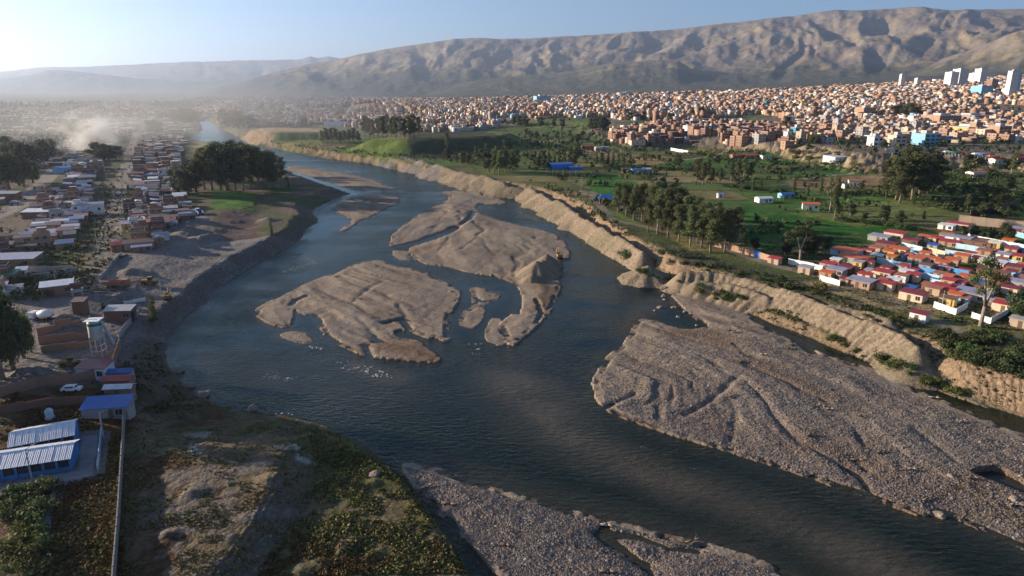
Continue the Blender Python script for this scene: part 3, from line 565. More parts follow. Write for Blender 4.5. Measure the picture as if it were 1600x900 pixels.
# wide sheet under everything, reaching behind the camera and past the hills
bs = 45000; link('ground', mesh_np('valley_floor', [(-bs, -bs, -60), (bs, -bs, -60), (bs, bs, -60), (-bs, bs, -60)], [(0, 1, 2, 3)], solid('deep_ground', (.12, .10, .07))), kind='structure', label='wide valley floor reaching the horizon')
hz, t, b = mat('haze_air'); t.nodes.remove(b); pv = N(t, 'ShaderNodeVolumePrincipled'); pv.inputs['Density'].default_value = HAZE_DENSITY; pv.inputs['Color'].default_value = (.62, .76, 1.0, 1); pv.inputs['Anisotropy'].default_value = .54
t.links.new(pv.outputs[0], t.nodes['Material Output'].inputs['Volume'])
a_, h0, h1 = 46000, -61, 1750
hv = [(x, y, z) for z in (h0, h1) for x, y in ((-a_, -a_), (a_, -a_), (a_, a_), (-a_, a_))]
link('haze', mesh_np('haze', hv, [(0, 3, 2, 1), (4, 5, 6, 7), (0, 1, 5, 4), (1, 2, 6, 5), (2, 3, 7, 6), (3, 0, 4, 7)], hz), kind='stuff', label='pale valley haze')
# ================================================================ building helpers
class G:
    def __init__(s): s.v = []; s.f = []; s.m = []
    def quad(s, pts, m=0):
        n = len(s.v); s.v += [tuple(p) for p in pts]; s.f.append(tuple(range(n, n+len(pts)))); s.m.append(m); return s
    def box(s, x0, x1, y0, y1, z0, z1, m=0, top=None):
        n = len(s.v); s.v += [(x0, y0, z0), (x1, y0, z0), (x1, y1, z0), (x0, y1, z0), (x0, y0, z1), (x1, y0, z1), (x1, y1, z1), (x0, y1, z1)]
        fs = [(0, 3, 2, 1), (4, 5, 6, 7), (0, 1, 5, 4), (1, 2, 6, 5), (2, 3, 7, 6), (3, 0, 4, 7)]
        for i, f in enumerate(fs): s.f.append(tuple(n+k for k in f)); s.m.append(top if (top is not None and i == 1) else m)
        return s
    def prism(s, prof, x0, x1, m=0):
        """profile in (y, z), extruded along x"""
        n = len(s.v); k = len(prof); s.v += [(x0, a, b) for a, b in prof]+[(x1, a, b) for a, b in prof]
        s.f.append(tuple(n+i for i in range(k-1, -1, -1))); s.f.append(tuple(n+k+i for i in range(k))); s.m += [m, m]
        for i in range(k): j = (i+1) % k; s.f.append((n+i, n+j, n+k+j, n+k+i)); s.m.append(m)
        return s
    def tube(s, a, b, r0, r1=None, seg=8, m=0, cap=True):
        r1 = r0 if r1 is None else r1; a = Vector(a); b = Vector(b); d = (b-a).normalized(); u = d.orthogonal().normalized(); w_ = d.cross(u); n = len(s.v)
        for p, r in ((a, r0), (b, r1)):
            for i in range(seg): t_ = 2*math.pi*i/seg; s.v.append(tuple(p+u*r*math.cos(t_)+w_*r*math.sin(t_)))
        for i in range(seg): j = (i+1) % seg; s.f.append((n+i, n+j, n+seg+j, n+seg+i)); s.m.append(m)
        if cap: s.f.append(tuple(n+i for i in range(seg-1, -1, -1))); s.f.append(tuple(n+seg+i for i in range(seg))); s.m += [m, m]
        return s
    def lathe(s, prof, c=(0, 0, 0), seg=12, m=0, axis=None):
        n = len(s.v); ax = (Vector(axis) if axis else Vector((0, 0, 1))).normalized(); u = ax.orthogonal().normalized(); w_ = ax.cross(u); c = Vector(c)
        for r, z in prof:
            for i in range(seg): t_ = 2*math.pi*i/seg; s.v.append(tuple(c+ax*z+u*r*math.cos(t_)+w_*r*math.sin(t_)))
        for k in range(len(prof)-1):
            for i in range(seg): j = (i+1) % seg; a = n+k*seg; s.f.append((a+i, a+j, a+seg+j, a+seg+i)); s.m.append(m)
        return s
    def mesh(s, name, mats, smooth_=False):
        me = bpy.data.meshes.new(name); me.from_pydata(s.v, [], s.f)
        for m in (mats if isinstance(mats, (list, tuple)) else [mats]): me.materials.append(m)
        me.polygons.foreach_set('material_index', s.m)
        if smooth_: me.polygons.foreach_set('use_smooth', [True]*len(s.f))
        me.update(); return me
def ribbed(name, rgb, period=.35, rough=.45, metal=.0, axis='X', var=.15):
    """painted corrugated sheet: relief from a wave in the bump"""
    if name in MATS: return MATS[name]
    m = solid(name, rgb, rough, .4, var, .5, metal); t = m.node_tree; b = t.nodes['Principled BSDF']
    wv = N(t, 'ShaderNodeTexWave'); wv.bands_direction = axis; wv.inputs['Scale'].default_value = .314/period; wv.inputs['Distortion'].default_value = 0
    tc = N(t, 'ShaderNodeTexCoord'); t.links.new(tc.outputs['Object'], wv.inputs['Vector']); bp = N(t, 'ShaderNodeBump'); bp.inputs['Distance'].default_value = .06; bp.inputs['Strength'].default_value = .7
    t.links.new(wv.outputs[0], bp.inputs['Height']); t.links.new(bp.outputs[0], b.inputs['Normal']); return m
BRICK = {'brick-orange': (.40, .25, .165), 'reddish brick': (.31, .18, .125), 'pale tan': (.46, .35, .25), 'cream': (.62, .50, .36), 'white': (.72, .70, .66), 'dark brick': (.20, .11, .08), 'grey concrete': (.36, .34, .32), 'sky-blue': (.25, .48, .62), 'yellow': (.60, .42, .14), 'teal': (.10, .30, .30), 'brown adobe': (.27, .17, .11)}
WM = {k: solid('wall_'+k.replace(' ', '_').replace('-', '_'), v, .9, .15, .18, .35) for k, v in BRICK.items()}
RC = {'grey': (.40, .40, .41), 'dark grey': (.16, .16, .17), 'rusty brown': (.20, .11, .075), 'white': (.72, .73, .75), 'red': (.42, .045, .035), 'orange': (.62, .14, .035), 'blue': (.03, .13, .42), 'lilac-grey': (.34, .33, .42), 'green': (.03, .25, .12), 'maroon': (.22, .035, .04), 'terracotta': (.38, .14, .08)}
RM = {k: ribbed('sheet_'+k.replace(' ', '_').replace('-', '_'), v) for k, v in RC.items()}
CONC = solid('concrete', (.38, .36, .34), .9, .2, .2, .5); GLASS = solid('window_glass', (.03, .035, .045), .15, .6, .1); DARK = solid('dark_opening', (.02, .018, .018), .9, .1, .1)
WOODM = solid('weathered_wood', (.16, .11, .075), .9, .2); STEEL = solid('galvanised_steel', (.42, .43, .44), .5, .4); RUBBER = solid('rubber', (.025, .025, .025), .9, .2); YEL = solid('yellow_machine_paint', (.30, .19, .05), .7, .25); WHT = solid('white_paint', (.78, .78, .77), .5, .4); BLUEP = solid('blue_paint', (.035, .16, .45), .6, .3); GREENP = solid('green_paint', (.02, .22, .12), .6, .3); REDP = solid('red_paint', (.42, .04, .03), .6, .3)
for m_ in RM.values(): weather(m_, .6)
for m_ in WM.values(): weather(m_, .4, (.17, .12, .085), .5)
MESHC = {}
def cached(key, fn):
    if key not in MESHC: MESHC[key] = fn()
    return MESHC[key]
def pxm(p): return max(Vector((p[0], p[1], (p[2] if len(p) > 2 else 0)-CAM_H)).length, 1)/FPX*1.0   # metres per photograph pixel at a place
def scr(x, y, z):
    dx, dy, dz = x, y, z-CAM_H; f = dy*cp-dz*sp; u_ = dx/f*FPX+800; v_ = 450-(dy*sp+dz*cp)/f*FPX; return u_, v_
# ---------------------------------------------------------------- houses
def part(nm, me, p, loc=None, rz=0, **k): return link(nm, me, p, loc, rz, **k)
BW, BD = 9.0, 9.0
def win_mesh():
    def f():
        g = G(); g.box(-.65, .65, -.05, .03, -.6, .6, 0); g.box(-.75, .75, -.09, .03, -.72, -.6, 1); g.box(-.04, .04, -.07, 0, -.6, .6, 1); return g.mesh('window', [GLASS, CONC])
    return cached('win', f)
def door_mesh(c=None):
    return cached(('door', c), lambda: G().box(-.5, .5, -.06, .03, 0, 2.05).mesh('door', c or WOODM))
def block_house(p, rz, wcol, st_, sx, sy, label, group, detail, cat='house', name='brick_house'):
    h = st_*2.8
    root = thing(name, label, cat, p, rz, group)
    hx, hy = sx/2, sy/2
    wm = WM[wcol]
    def fw():
        g = G(); g.box(-hx, hx, -hy, hy, -2.5, h, 0)
        for k in range(1, st_+1): g.box(-hx-.12, hx+.12, -hy-.12, hy+.12, k*2.8-.28, k*2.8-.04 if k < st_ else k*2.8+.02, 1)
        return g.mesh('walls', [wm, CONC])
    part('walls', fw(), root)
    g = G()
    for a in ((-hx, hx, -hy, -hy+.2), (-hx, hx, hy-.2, hy), (-hx, -hx+.2, -hy+.2, hy-.2), (hx-.2, hx, -hy+.2, hy-.2)): g.box(a[0], a[1], a[2], a[3], h+.02, h+.75+(.3 if rnd.random() < .3 else 0), 0)
    g.box(-hx+.2, hx-.2, -hy+.2, hy-.2, h+.03, h+.1, 1); part('roof', g.mesh('roof', [wm, CONC]), root)
    if rnd.random() < .55:
        g = G(); ax = rnd.uniform(-hx+2.2, hx-2.2); ay = rnd.uniform(-hy+2.2, hy-2.2); g.box(ax-1.6, ax+1.6, ay-1.4, ay+1.4, h+.1, h+2.5, 0); g.box(ax-1.8, ax+1.8, ay-1.6, ay+1.6, h+2.5, h+2.65, 1); part('roof_hut', g.mesh('roof_hut', [wm, RM[rnd.choice(['grey', 'rusty brown'])]]), root)
    if rnd.random() < .35:
        g = G(); ax, ay = rnd.uniform(-hx+1, hx-1), rnd.uniform(-hy+1, hy-1); g.lathe([(.02, .1), (.55, .1), (.6, 1.2), (.4, 1.5), (.02, 1.6)], (ax, ay, h), 8); part('water_tank', g.mesh('water_tank', solid('black_tank', (.03, .03, .035), .5)), root)
    if detail:
        for k in range(st_):
            nx = max(2, int(sx/3.2)); zc = k*2.8+1.4
            for i in range(nx):
                x = -hx+(i+.5)*sx/nx
                if k == 0 and i == nx//2: part('door', door_mesh(), root, (x, -hy-.02, 0)); continue
                if rnd.random() < .85: part('window', win_mesh(), root, (x, -hy-.02, zc))
            ny = max(1, int(sy/4.5))
            for i in range(ny):
                if rnd.random() < .6: part('window', win_mesh(), root, (-hx-.02, -hy+(i+.5)*sy/ny, zc), -math.pi/2)
    return root
def shed_house(p, rz, wcol, rcol, sx, sy, h, label, group, cat='house', name='low_house', gable=False, win=True, pitch=.5):
    root = thing(name, label, cat, p, rz, group); hx, hy = sx/2, sy/2; wm = WM[wcol] if isinstance(wcol, str) else wcol; rm = RM[rcol]
    def fw():
        g = G()
        if gable: g.prism([(-hy, -1.5), (hy, -1.5), (hy, h), (0, h+pitch), (-hy, h)], -hx, hx, 0)
        else: g.prism([(-hy, -1.5), (hy, -1.5), (hy, h+pitch), (-hy, h)], -hx, hx, 0)
        return g.mesh('walls', wm)
    part('walls', fw(), root)
    g = G(); o = .3
    if gable:
        g.prism([(-hy-o, h-.05), (0, h+pitch+.02), (0, h+pitch+.12), (-hy-o, h+.07)], -hx-o, hx+o); g.prism([(hy+o, h-.05), (hy+o, h+.07), (0, h+pitch+.12), (0, h+pitch+.02)], -hx-o, hx+o)
    else: g.prism([(-hy-o, h-.03), (hy+o, h+pitch+.06), (hy+o, h+pitch+.16), (-hy-o, h+.08)], -hx-o, hx+o)
    part('roof', g.mesh('roof', rm), root)
    if win:
        part('door', door_mesh(), root, (rnd.uniform(-.3, .3)*hx, -hy-.02, 0)); part('window', cached('smallwin', lambda: G().box(-.4, .4, -.04, .02, -.35, .35).mesh('window', GLASS)), root, (-hx-.01, 0, h*.6), -math.pi/2)
        if sx > 6: part('window', win_mesh(), root, (hx*.62, -hy-.02, h*.55))
    return root
USED = {}
def uniq(label):
    USED[label] = USED.get(label, 0)+1; return label
# ---------------------------------------------------------------- city (right side)
CITY = np.array([(338,152),(338,168),(346,196),(400,199),(460,200),(500,197),(560,200),(640,207),(700,207),(760,203),(800,196),(830,190),(870,182),(960,187),(1060,190),(1130,188),(1180,178),(1222,183),(1240,208),(1226,230),(1300,241),(1380,247),(1440,249),(1520,240),(1700,248),(1700,94),(1600,101),(1400,113),(1200,121),(1000,127),(800,132),(650,136),(500,143),(400,148)], float)
QUART = np.array([(952,222),(960,208),(1000,198),(1060,194),(1150,192),(1240,199),(1238,224),(1150,229),(1080,228),(1000,227)], float)
def grid_pts(ymin, ymax, sp_, ang, jit):
    n = int(2.4*ymax/sp_); i = np.arange(-n//2, n//2); A, B_ = np.meshgrid(i*sp_, np.arange(int(-ymax/sp_), int(2*ymax/sp_))*sp_)
    A = A+np.floor(B_/sp_/7)*sp_*.15; street = ((np.arange(A.shape[0])[:, None] % 6 == 0) | (np.arange(A.shape[1])[None, :] % 9 == 0))
    x = A*math.cos(ang)-B_*math.sin(ang); y_ = A*math.sin(ang)+B_*math.cos(ang)
    rs = np.random.RandomState(int(ymin)); x = x+rs.uniform(-jit, jit, x.shape); y_ = y_+rs.uniform(-jit, jit, x.shape)
    m = (y_ > ymin) & (y_ < ymax) & ~street & (np.abs(x) < y_*1.0+40); return x[m], y_[m]
cx_, cy_, cs_ = [], [], []
for a, b_, s_, an in ((700, 1700, 12.5, .30), (1700, 2900, 18, .22), (2900, 6900, 28, .25)):
    x, y_ = grid_pts(a, b_, s_, an, s_*.14); cx_.append(x); cy_.append(y_); cs_.append(np.full(len(x), s_))
cx_ = np.concatenate(cx_); cy_ = np.concatenate(cy_); cs_ = np.concatenate(cs_)
cz_ = hgt(cx_, cy_); cu, cv = scr(cx_, cy_, cz_)
rs = np.random.RandomState(4)
inq = inside(cu, cv, QUART); inc = inside(cu, cv, CITY)
ncl = fbm(cx_/260, cy_/260, 3, 91)
edge_ = np.where(cy_ > 1700, ncl < .66, ncl < .74)
keep = (inq & (rs.rand(len(cu)) < .95)) | (inc & edge_ & (rs.rand(len(cu)) < .93))
keep &= ~((cu > 780) & (cu < 960) & (cv > 184) & (ncl > .5))
cx_, cy_, cz_, cs_, inq, cu, cv = [a[keep] for a in (cx_, cy_, cz_, cs_, inq, cu, cv)]
n = len(cx_)
W_ = cs_*rs.uniform(.55, .95, n); D_ = cs_*rs.uniform(.55, .95, n); ST = rs.choice([1, 2, 2, 3, 3, 4, 5], n, p=[.16, .25, .2, .18, .12, .07, .02]); ST = np.where(inq, np.minimum(ST, 3), ST)
ST = np.where(cu < 760, np.minimum(ST, 3), ST)
cols = list(BRICK); pr = np.array([.30, .19, .14, .08, .10, .05, .12, .010, .006, .004, .06]); ci = rs.choice(len(cols), n, p=pr/pr.sum()); cq = rs.choice(len(cols), n, p=np.array([.06, .2, .02, .02, .03, .42, .05, 0, 0, 0, .2])); ci = np.where(inq, cq, ci)
size = (W_+ST*2.8)/cy_; vis = (cu > 330) & (cu < 1620); order = np.argsort(-(size*vis)); big = set(order[:185].tolist())
ANG = np.where(cy_ < 1700, .30, np.where(cy_ < 2900, .22, .25))
NUMW = {1: 'one-storey', 2: 'two-storey', 3: 'three-storey', 4: 'four-storey', 5: 'five-storey'}
def place_words(u_):
    return 'far right' if u_ > 1480 else 'right' if u_ > 1330 else 'left' if u_ < 800 else 'middle'
for i in big:
    w0 = cols[ci[i]]; st_ = int(ST[i]); 
    where = 'in the dark brick quarter' if inq[i] else ('near the cliff top' if cv[i] > 215 else 'in the hillside city')
    shape = 'wide' if W_[i] > D_[i]*1.25 else ('deep' if D_[i] > W_[i]*1.25 else 'squarish')
    ref = ('below the white towers' if cu[i] > 1480 else 'above the big eucalyptus pair' if cu[i] > 1370 else 'behind the scree cliff' if cu[i] > 1240 else 'behind the isolated roadside trees' if cu[i] > 1090 else 'above the blue arched canopy' if cu[i] > 850 else 'right of the blue hangar')
    lb = uniq(f"{shape} {NUMW[st_]} {w0} house {where}, {ref}")
    block_house((cx_[i], cy_[i], cz_[i]), ANG[i], w0, st_, W_[i], D_[i], lb, 'houses of the city across the river', cv[i] > 190)
rest = np.array([i for i in range(n) if i not in big])
def boxes_np(x, y_, z, ang, w_, d_, h, wc, rc, below=3.0):
    n = len(x); cxs = np.array([-.5, .5, .5, -.5]); cys = np.array([-.5, -.5, .5, .5])
    ca, sa = np.cos(ang), np.sin(ang); V = np.zeros((n, 12, 3)); Cc = np.zeros((n, 12, 3))
    for k in range(4):
        lx = cxs[k]*w_; ly = cys[k]*d_; X_ = x+lx*ca-ly*sa; Y_ = y_+lx*sa+ly*ca
        for r_, zz in ((0, z-below), (4, z+h), (8, z+h)): V[:, r_+k, 0] = X_; V[:, r_+k, 1] = Y_; V[:, r_+k, 2] = zz
    Cc[:, :8] = wc[:, None]; Cc[:, 8:] = rc[:, None]
    f = np.array([(0, 1, 5, 4), (1, 2, 6, 5), (2, 3, 7, 6), (3, 0, 4, 7), (8, 9, 10, 11)]); F = (f[None]+(np.arange(n)*12)[:, None, None]).reshape(-1, 4)
    return V.reshape(-1, 3), F, Cc.reshape(-1, 3)
ma, t, b = mat('painted_masonry', .9, .15); at = N(t, 'ShaderNodeAttribute', attribute_name='Col'); nn = noise_node(t, .25, 4); cc = mul(t, at.outputs[0], rng(t, nn.outputs[0], .25, .75, .75, 1.25))
bt = N(t, 'ShaderNodeTexBrick'); t.links.new(cc, b.inputs['Base Color'])
pal = np.array([BRICK[c] for c in cols]); rpal = np.array([(.33, .30, .28), (.40, .36, .33), (.22, .17, .15), (.50, .47, .44), (.28, .13, .09), (.15, .13, .13), (.60, .60, .60), (.10, .20, .36)])
def stuff_houses(ix, name, label):
    x, y_, z = cx_[ix], cy_[ix], cz_[ix]; wc = pal[ci[ix]]*rs.uniform(.75, 1.2, (len(ix), 1)); rc = rpal[rs.choice(8, len(ix), p=[.3, .2, .15, .12, .1, .05, .06, .02])]
    hh_ = ST[ix]*2.8+rs.uniform(-.3, .9, len(ix)); V, F, Cc = boxes_np(x, y_, z, ANG[ix], W_[ix], D_[ix], hh_, wc, rc)
    # upper part-storeys set back on about half of the roofs
    s2 = rs.rand(len(ix)) < .5; j = ix[s2]; ox = (rs.rand(len(j))-.5)*W_[j]*.4; oy = (rs.rand(len(j))-.5)*D_[j]*.4
    V2, F2, C2 = boxes_np(cx_[j]+ox, cy_[j]+oy, cz_[j]+hh_[s2], ANG[j], W_[j]*.5, D_[j]*.5, np.full(len(j), 2.6), wc[s2]*.95, rc[s2], 0.0)
    Va = np.concatenate([V, V2]); Fa = np.concatenate([F, F2+len(V)]); Ca = np.concatenate([Cc, C2])
    # window strips as thin dark boxes let into the camera-side faces
    k = ix[(cy_[ix] < 1900)]
    if len(k):
        vs, fs, cs2 = [], [], []; off = len(Va)
        for fl in range(3):
            kk = k[ST[k] > fl]
            for q in (-.3, .0, .3):
                a_ = ANG[kk]; ly = -D_[kk]/2-.02; lx = q*W_[kk]
                X_ = cx_[kk]+lx*np.cos(a_)-ly*np.sin(a_); Y_ = cy_[kk]+lx*np.sin(a_)+ly*np.cos(a_)
                v, f, c = boxes_np(X_, Y_, cz_[kk]+fl*2.8+.9, a_, np.full(len(kk), 1.5), np.full(len(kk), .12), np.full(len(kk), 1.2), np.full((len(kk), 3), .035), np.full((len(kk), 3), .3), 0)
                f = f.reshape(-1, 5, 4)[:, :1].reshape(-1, 4)
                vs.append(v); fs.append(f+off); cs2.append(c); off += len(v)
        Va = np.concatenate([Va]+vs); Fa = np.concatenate([Fa]+fs); Ca = np.concatenate([Ca]+cs2)
    link(name, mesh_np(name, Va, Fa, ma, Ca), kind='stuff', label=label)
stuff_houses(rest, 'distant_houses', 'thousands of small brick and plaster houses filling the city')
print('city houses', n)
# landmark blocks: (centre x, base y, width px, height px, wall, label, storeys)
def tower(px, py, wp, hp_, wcol, label, name='tower_block', rz=.2, dep=1.0, cat='tower', rcol='grey'):
    p = hit(px, py); k = pxm(p); w_ = wp*k; h_ = hp_*k; root = thing(name, label, cat, p, rz); d_ = w_*dep
    wm = WM[wcol] if isinstance(wcol, str) else wcol
    part('walls', G().box(-w_/2, w_/2, -d_/2, d_/2, -4, h_).mesh('walls', wm), root)
    part('roof', G().box(-w_/2-.3, w_/2+.3, -d_/2-.3, d_/2+.3, h_, h_+.5).box(-w_*.2, w_*.2, -d_*.2, d_*.2, h_+.5, h_+3.2).mesh('roof', RM[rcol]), root)
    nf = max(2, int(h_/3.1)); nb = max(2, int(w_/4.5))
    for k_ in range(nf):
        z = (k_+.5)*h_/nf
        for q in range(nb):
            x = -w_/2+(q+.5)*w_/nb; part('window', cached(('tw', round(w_/nb, 1), round(h_/nf, 1)), lambda: G().box(-w_/nb*.3, w_/nb*.3, -.12, .05, -h_/nf*.22, h_/nf*.22).mesh('window', GLASS)), root, (x, -d_/2, z))
    return root
tower(1004,140,9,15,'pale tan','tan tower, left one of the twin blocks standing above the city centre', rz=.3)
tower(1011,140,4,14,'grey concrete','slim grey tower right beside the tan twin block', rz=.3)
tower(917,140,5,9,'cream','pale slim tower, first of three left of the twin blocks'); tower(939,141,5,10,'grey concrete','grey tower just left of the twin blocks')
tower(1117,134,7,7,'white','small white block right of the twin blocks'); tower(1281,137,7,8,'white','small white block above the middle of the right-hand city')
tower(1407,137,5,17,'white','narrow white tower standing alone in the right-hand city',dep=.8); tower(1432,136,6,11,'white','short white tower right of the narrow white one')
tower(1484,137,11,19,'white','left slab of the broad white tower group'); tower(1497,135,12,21,'white','tallest middle slab of the broad white tower group'); tower(1504,134,6,15,'grey concrete','grey rear slab of the broad white tower group')
tower(1519,130,7,12,'white','short left block of the right-hand white pair'); tower(1530,131,10,18,'white','tall block of the right-hand white pair')
tower(1577,152,11,31,'white','tallest white tower at the right edge of the city',dep=.6); tower(1586,147,5,25,'sky-blue','blue-grey tower attached behind the tallest white tower')
tower(1548,141,9,13,'terracotta' if 'terracotta' in WM else 'reddish brick','reddish brick tower between the white towers'); tower(1532,150,17,12,'sky-blue','wide blue-grey office block below the right-hand white pair',cat='office block')
tower(1590,111,7,9,'white','white block on the slope at the upper right edge'); tower(1555,111,10,5,'white','low white block on the slope above the towers',cat='building',name='apartment_building'); tower(1577,111,8,5,'green' if 'green' in WM else 'teal','pale green low block on the slope above the towers',cat='building',name='apartment_building')
tower(847,161,22,10,'sky-blue','light blue hospital block among the brick houses left of centre',cat='building',name='hospital_building'); tower(870,159,20,4,'white','long low white wing beside the light blue hospital block',cat='building',name='long_building')
tower(992,172,11,9,'brick-orange','wide orange brick block below the twin towers',cat='building',name='apartment_building'); tower(1032,180,10,7,'pale tan','tan block at the lower edge of the city above the dark brick quarter',cat='building',name='apartment_building')
tower(661,173,9,7,'brick-orange','orange brick block alone in the left city above the grove',cat='building',name='apartment_building'); tower(694,203,10,8,'brick-orange','orange brick block at the city edge right of the grove',cat='building',name='apartment_building')
tower(1350,185,18,14,'brick-orange','big orange brick building left of the city treetops',cat='building',name='apartment_building'); tower(1468,195,32,12,'brick-orange','very wide orange brick building in the right-hand city',cat='building',name='apartment_building')
tower(1512,213,40,12,'yellow','yellow-trimmed unfinished brick building in the right-hand city',cat='building',name='apartment_building'); tower(1522,214,10,18,'brick-orange','tall orange brick slab beside the yellow-trimmed building')
tower(1558,220,18,18,'brick-orange','orange brick block at the right edge above the road',cat='building',name='apartment_building'); tower(1515,190,38,8,'brick-orange','long orange brick hall below the white towers',cat='building',name='long_building')
tower(1083,202,18,12,'dark brick','tallest brown block in the dark brick quarter',cat='building',name='apartment_building'); tower(1153,203,8,8,'sky-blue','light blue box beside the small green field in the city',cat='building',name='apartment_building')
tower(1231,222,10,14,'white','white house with dark windows at the left end of the cliff row',cat='house',name='town_house'); tower(1243,222,12,20,'teal','teal house beside the white one at the left end of the cliff row',cat='house',name='town_house')
tower(1366,228,14,12,'white','white house at the cliff top left of the scree',cat='house',name='town_house'); tower(1445,226,24,14,'sky-blue','blue and white block in the row above the roadside stalls',cat='building',name='apartment_building')
tower(1400,228,16,14,'cream','cream balconied house at the top of the scree cliff',cat='house',name='town_house')
# ---------------------------------------------------------------- left settlement
A0, A1 = hit(176, 438), hit(205, 235); sang = math.atan2(A1.y-A0.y, A1.x-A0.x)-math.pi/2
SETS = [np.array(q, float) for q in ([(196,400),(254,392),(256,360),(296,345),(300,320),(278,300),(276,262),(292,225),(290,205),(222,208),(212,262),(206,300),(196,345)],
        [(-60,380),(40,372),(60,330),(90,300),(130,262),(200,258),(192,300),(182,342),(166,372),(120,392),(60,396),(20,420),(-60,428)], [(-60,292),(30,300),(20,330),(-60,345)], [(-60,428),(20,425),(24,470),(-60,500)], [(60,300),(130,262),(130,330),(60,345)],
        [(60,262),(100,232),(130,200),(200,212),(196,250),(110,275)], [(-50,200),(330,178),(306,196),(296,204),(220,206),(100,214),(-50,235)], [(-50,162),(330,168),(330,176),(-50,196)])]
lx, ly = [], []
gx0 = np.arange(-140, 90)*9.5
for s_, ymin, ymax in ((7.2, 180, 460), (10.5, 460, 1100), (24, 1100, 3200)):
    i = np.arange(int(-ymax*1.6/s_), int(ymax*1.6/s_)); A, B_ = np.meshgrid(i*s_, np.arange(0, int(ymax*1.4/s_))*s_); st_m = (np.arange(A.shape[0])[:, None] % 13 == 0) | (np.arange(A.shape[1])[None, :] % 9 == 0)
    x = A0.x+A*math.cos(sang)-B_*math.sin(sang)+rs.uniform(-1, 1, A.shape)*s_*.22; y_ = A0.y-120+A*math.sin(sang)+B_*math.cos(sang)+rs.uniform(-1, 1, A.shape)*s_*.26
    m = (y_ > ymin) & (y_ < ymax) & ~st_m & (np.abs(x) < y_*1.1); lx.append(np.stack([x[m], y_[m], np.full(m.sum(), s_)]))
lx = np.concatenate(lx, 1); lz = hgt(lx[0], lx[1]); lu, lv = scr(lx[0], lx[1], lz)
m = np.zeros(lu.shape, bool)
for q in SETS: m |= inside(lu, lv, q)
dstr = seg_dist(lx[0], lx[1], PL([(176,440),(172,380),(182,340),(190,290),(203,240),(214,205)], 6)); dst2 = seg_dist(lx[0], lx[1], PL([(-60,365),(20,330),(50,305),(75,280),(90,262)], 6))
m &= (dstr > 6.5) & (dst2 > 10) & (rs.rand(len(lu)) < .88)
lx = lx[:, m]; lz = lz[m]; lu = lu[m]; lv = lv[m]; order = np.argsort(lx[1]/ (1+.3*rs.rand(len(lz))))
ninv = 0
for q, i in enumerate(order):
    s_ = lx[2, i]
    if not (-30 < lu[i] < 330): continue
    if q >= 298: break
    wc = rnd.choice(['dark brick', 'reddish brick', 'brown adobe', 'brown adobe', 'reddish brick', 'grey concrete', 'pale tan', 'white', 'brick-orange']); rc = rnd.choice(['grey', 'dark grey', 'dark grey', 'rusty brown', 'rusty brown', 'rusty brown', 'white', 'lilac-grey', 'dark grey', 'terracotta'] + (['blue'] if rnd.random() < .3 else []))
    where = ('by the river' if lu[i] > 250 else 'right of the dirt street' if lu[i] > 200 else 'left of the dirt street' if lu[i] > 95 else 'at the left edge')
    dist = 'near the gravel yard' if lv[i] > 355 else 'middle rows' if lv[i] > 300 else 'smoky far rows'
    two = rnd.random() < .14
    if two: block_house((lx[0, i], lx[1, i], lz[i]), sang, wc, 2, s_*.8, s_*.75, uniq(f"two-storey flat-roofed {wc} house {where}, {dist}"), 'houses of the left-bank settlement', True)
    else: shed_house((lx[0, i], lx[1, i], lz[i]), sang+rnd.choice([0, 0, math.pi/2, math.pi]), wc, rc, s_*rnd.uniform(.6, 1.05), s_*rnd.uniform(.45, .8), rnd.uniform(2.1, 3.0), uniq(f"low {wc} house, {rc} roof, {where}, {dist}"), 'houses of the left-bank settlement', gable=rnd.random() < .3, pitch=rnd.uniform(.3, .9))
rest = order[298:] if len(order) > 298 else order[:0]; k = len(rest)
wc = np.array([BRICK[c] for c in ('dark brick', 'reddish brick', 'brown adobe', 'grey concrete', 'pale tan', 'white')])[rs.choice(6, k, p=[.22, .25, .22, .15, .1, .06])]; rc = rpal[rs.choice(8, k, p=[.2, .15, .15, .1, .15, .13, .1, .02])]
V, F, Cc = boxes_np(lx[0, rest], lx[1, rest], lz[rest], np.full(k, sang), lx[2, rest]*rs.uniform(.5, .9, k), lx[2, rest]*rs.uniform(.5, .85, k), rs.uniform(2.5, 6, k), wc, rc)
link('distant_houses', mesh_np('settlement_houses', V, F, ma, Cc), kind='stuff', label='small hazy houses of the far left settlement')
print('left houses', len(order))
# ================================================================ vegetation
def leafmat(name, rgb, var=.5):
    m, t, b = mat(name, .75, .25); oi = N(t, 'ShaderNodeObjectInfo'); n = noise_node(t, .9, 3); r = N(t, 'ShaderNodeRGB'); r.outputs[0].default_value = (*rgb, 1)
    hs = N(t, 'ShaderNodeHueSaturation'); t.links.new(rng(t, oi.outputs['Random'], 0, 1, .475, .53), hs.inputs['Hue']); t.links.new(rng(t, oi.outputs['Random'], 0, 1, .7, 1.35), hs.inputs['Value'])
    t.links.new(mul(t, r.outputs[0], rng(t, n.outputs[0], .3, .7, 1-var, 1+var)), hs.inputs['Color']); t.links.new(hs.outputs[0], b.inputs['Base Color'])
    tl = N(t, 'ShaderNodeBsdfTranslucent'); t.links.new(hs.outputs[0], tl.inputs[0]); mx = N(t, 'ShaderNodeMixShader'); mx.inputs[0].default_value = .25
    t.links.new(b.outputs[0], mx.inputs[1]); t.links.new(tl.outputs[0], mx.inputs[2]); t.links.new(mx.outputs[0], t.nodes['Material Output'].inputs[0]); return m
L_EUC = leafmat('eucalyptus_leaves', (.105, .115, .045)); L_DARK = leafmat('dark_leaves', (.062, .078, .032)); L_BUSH = leafmat('bush_leaves', (.075, .10, .03)); L_YEL = leafmat('yellow_green_leaves', (.13, .125, .038)); L_GREY = leafmat('greyish_leaves', (.09, .105, .07))
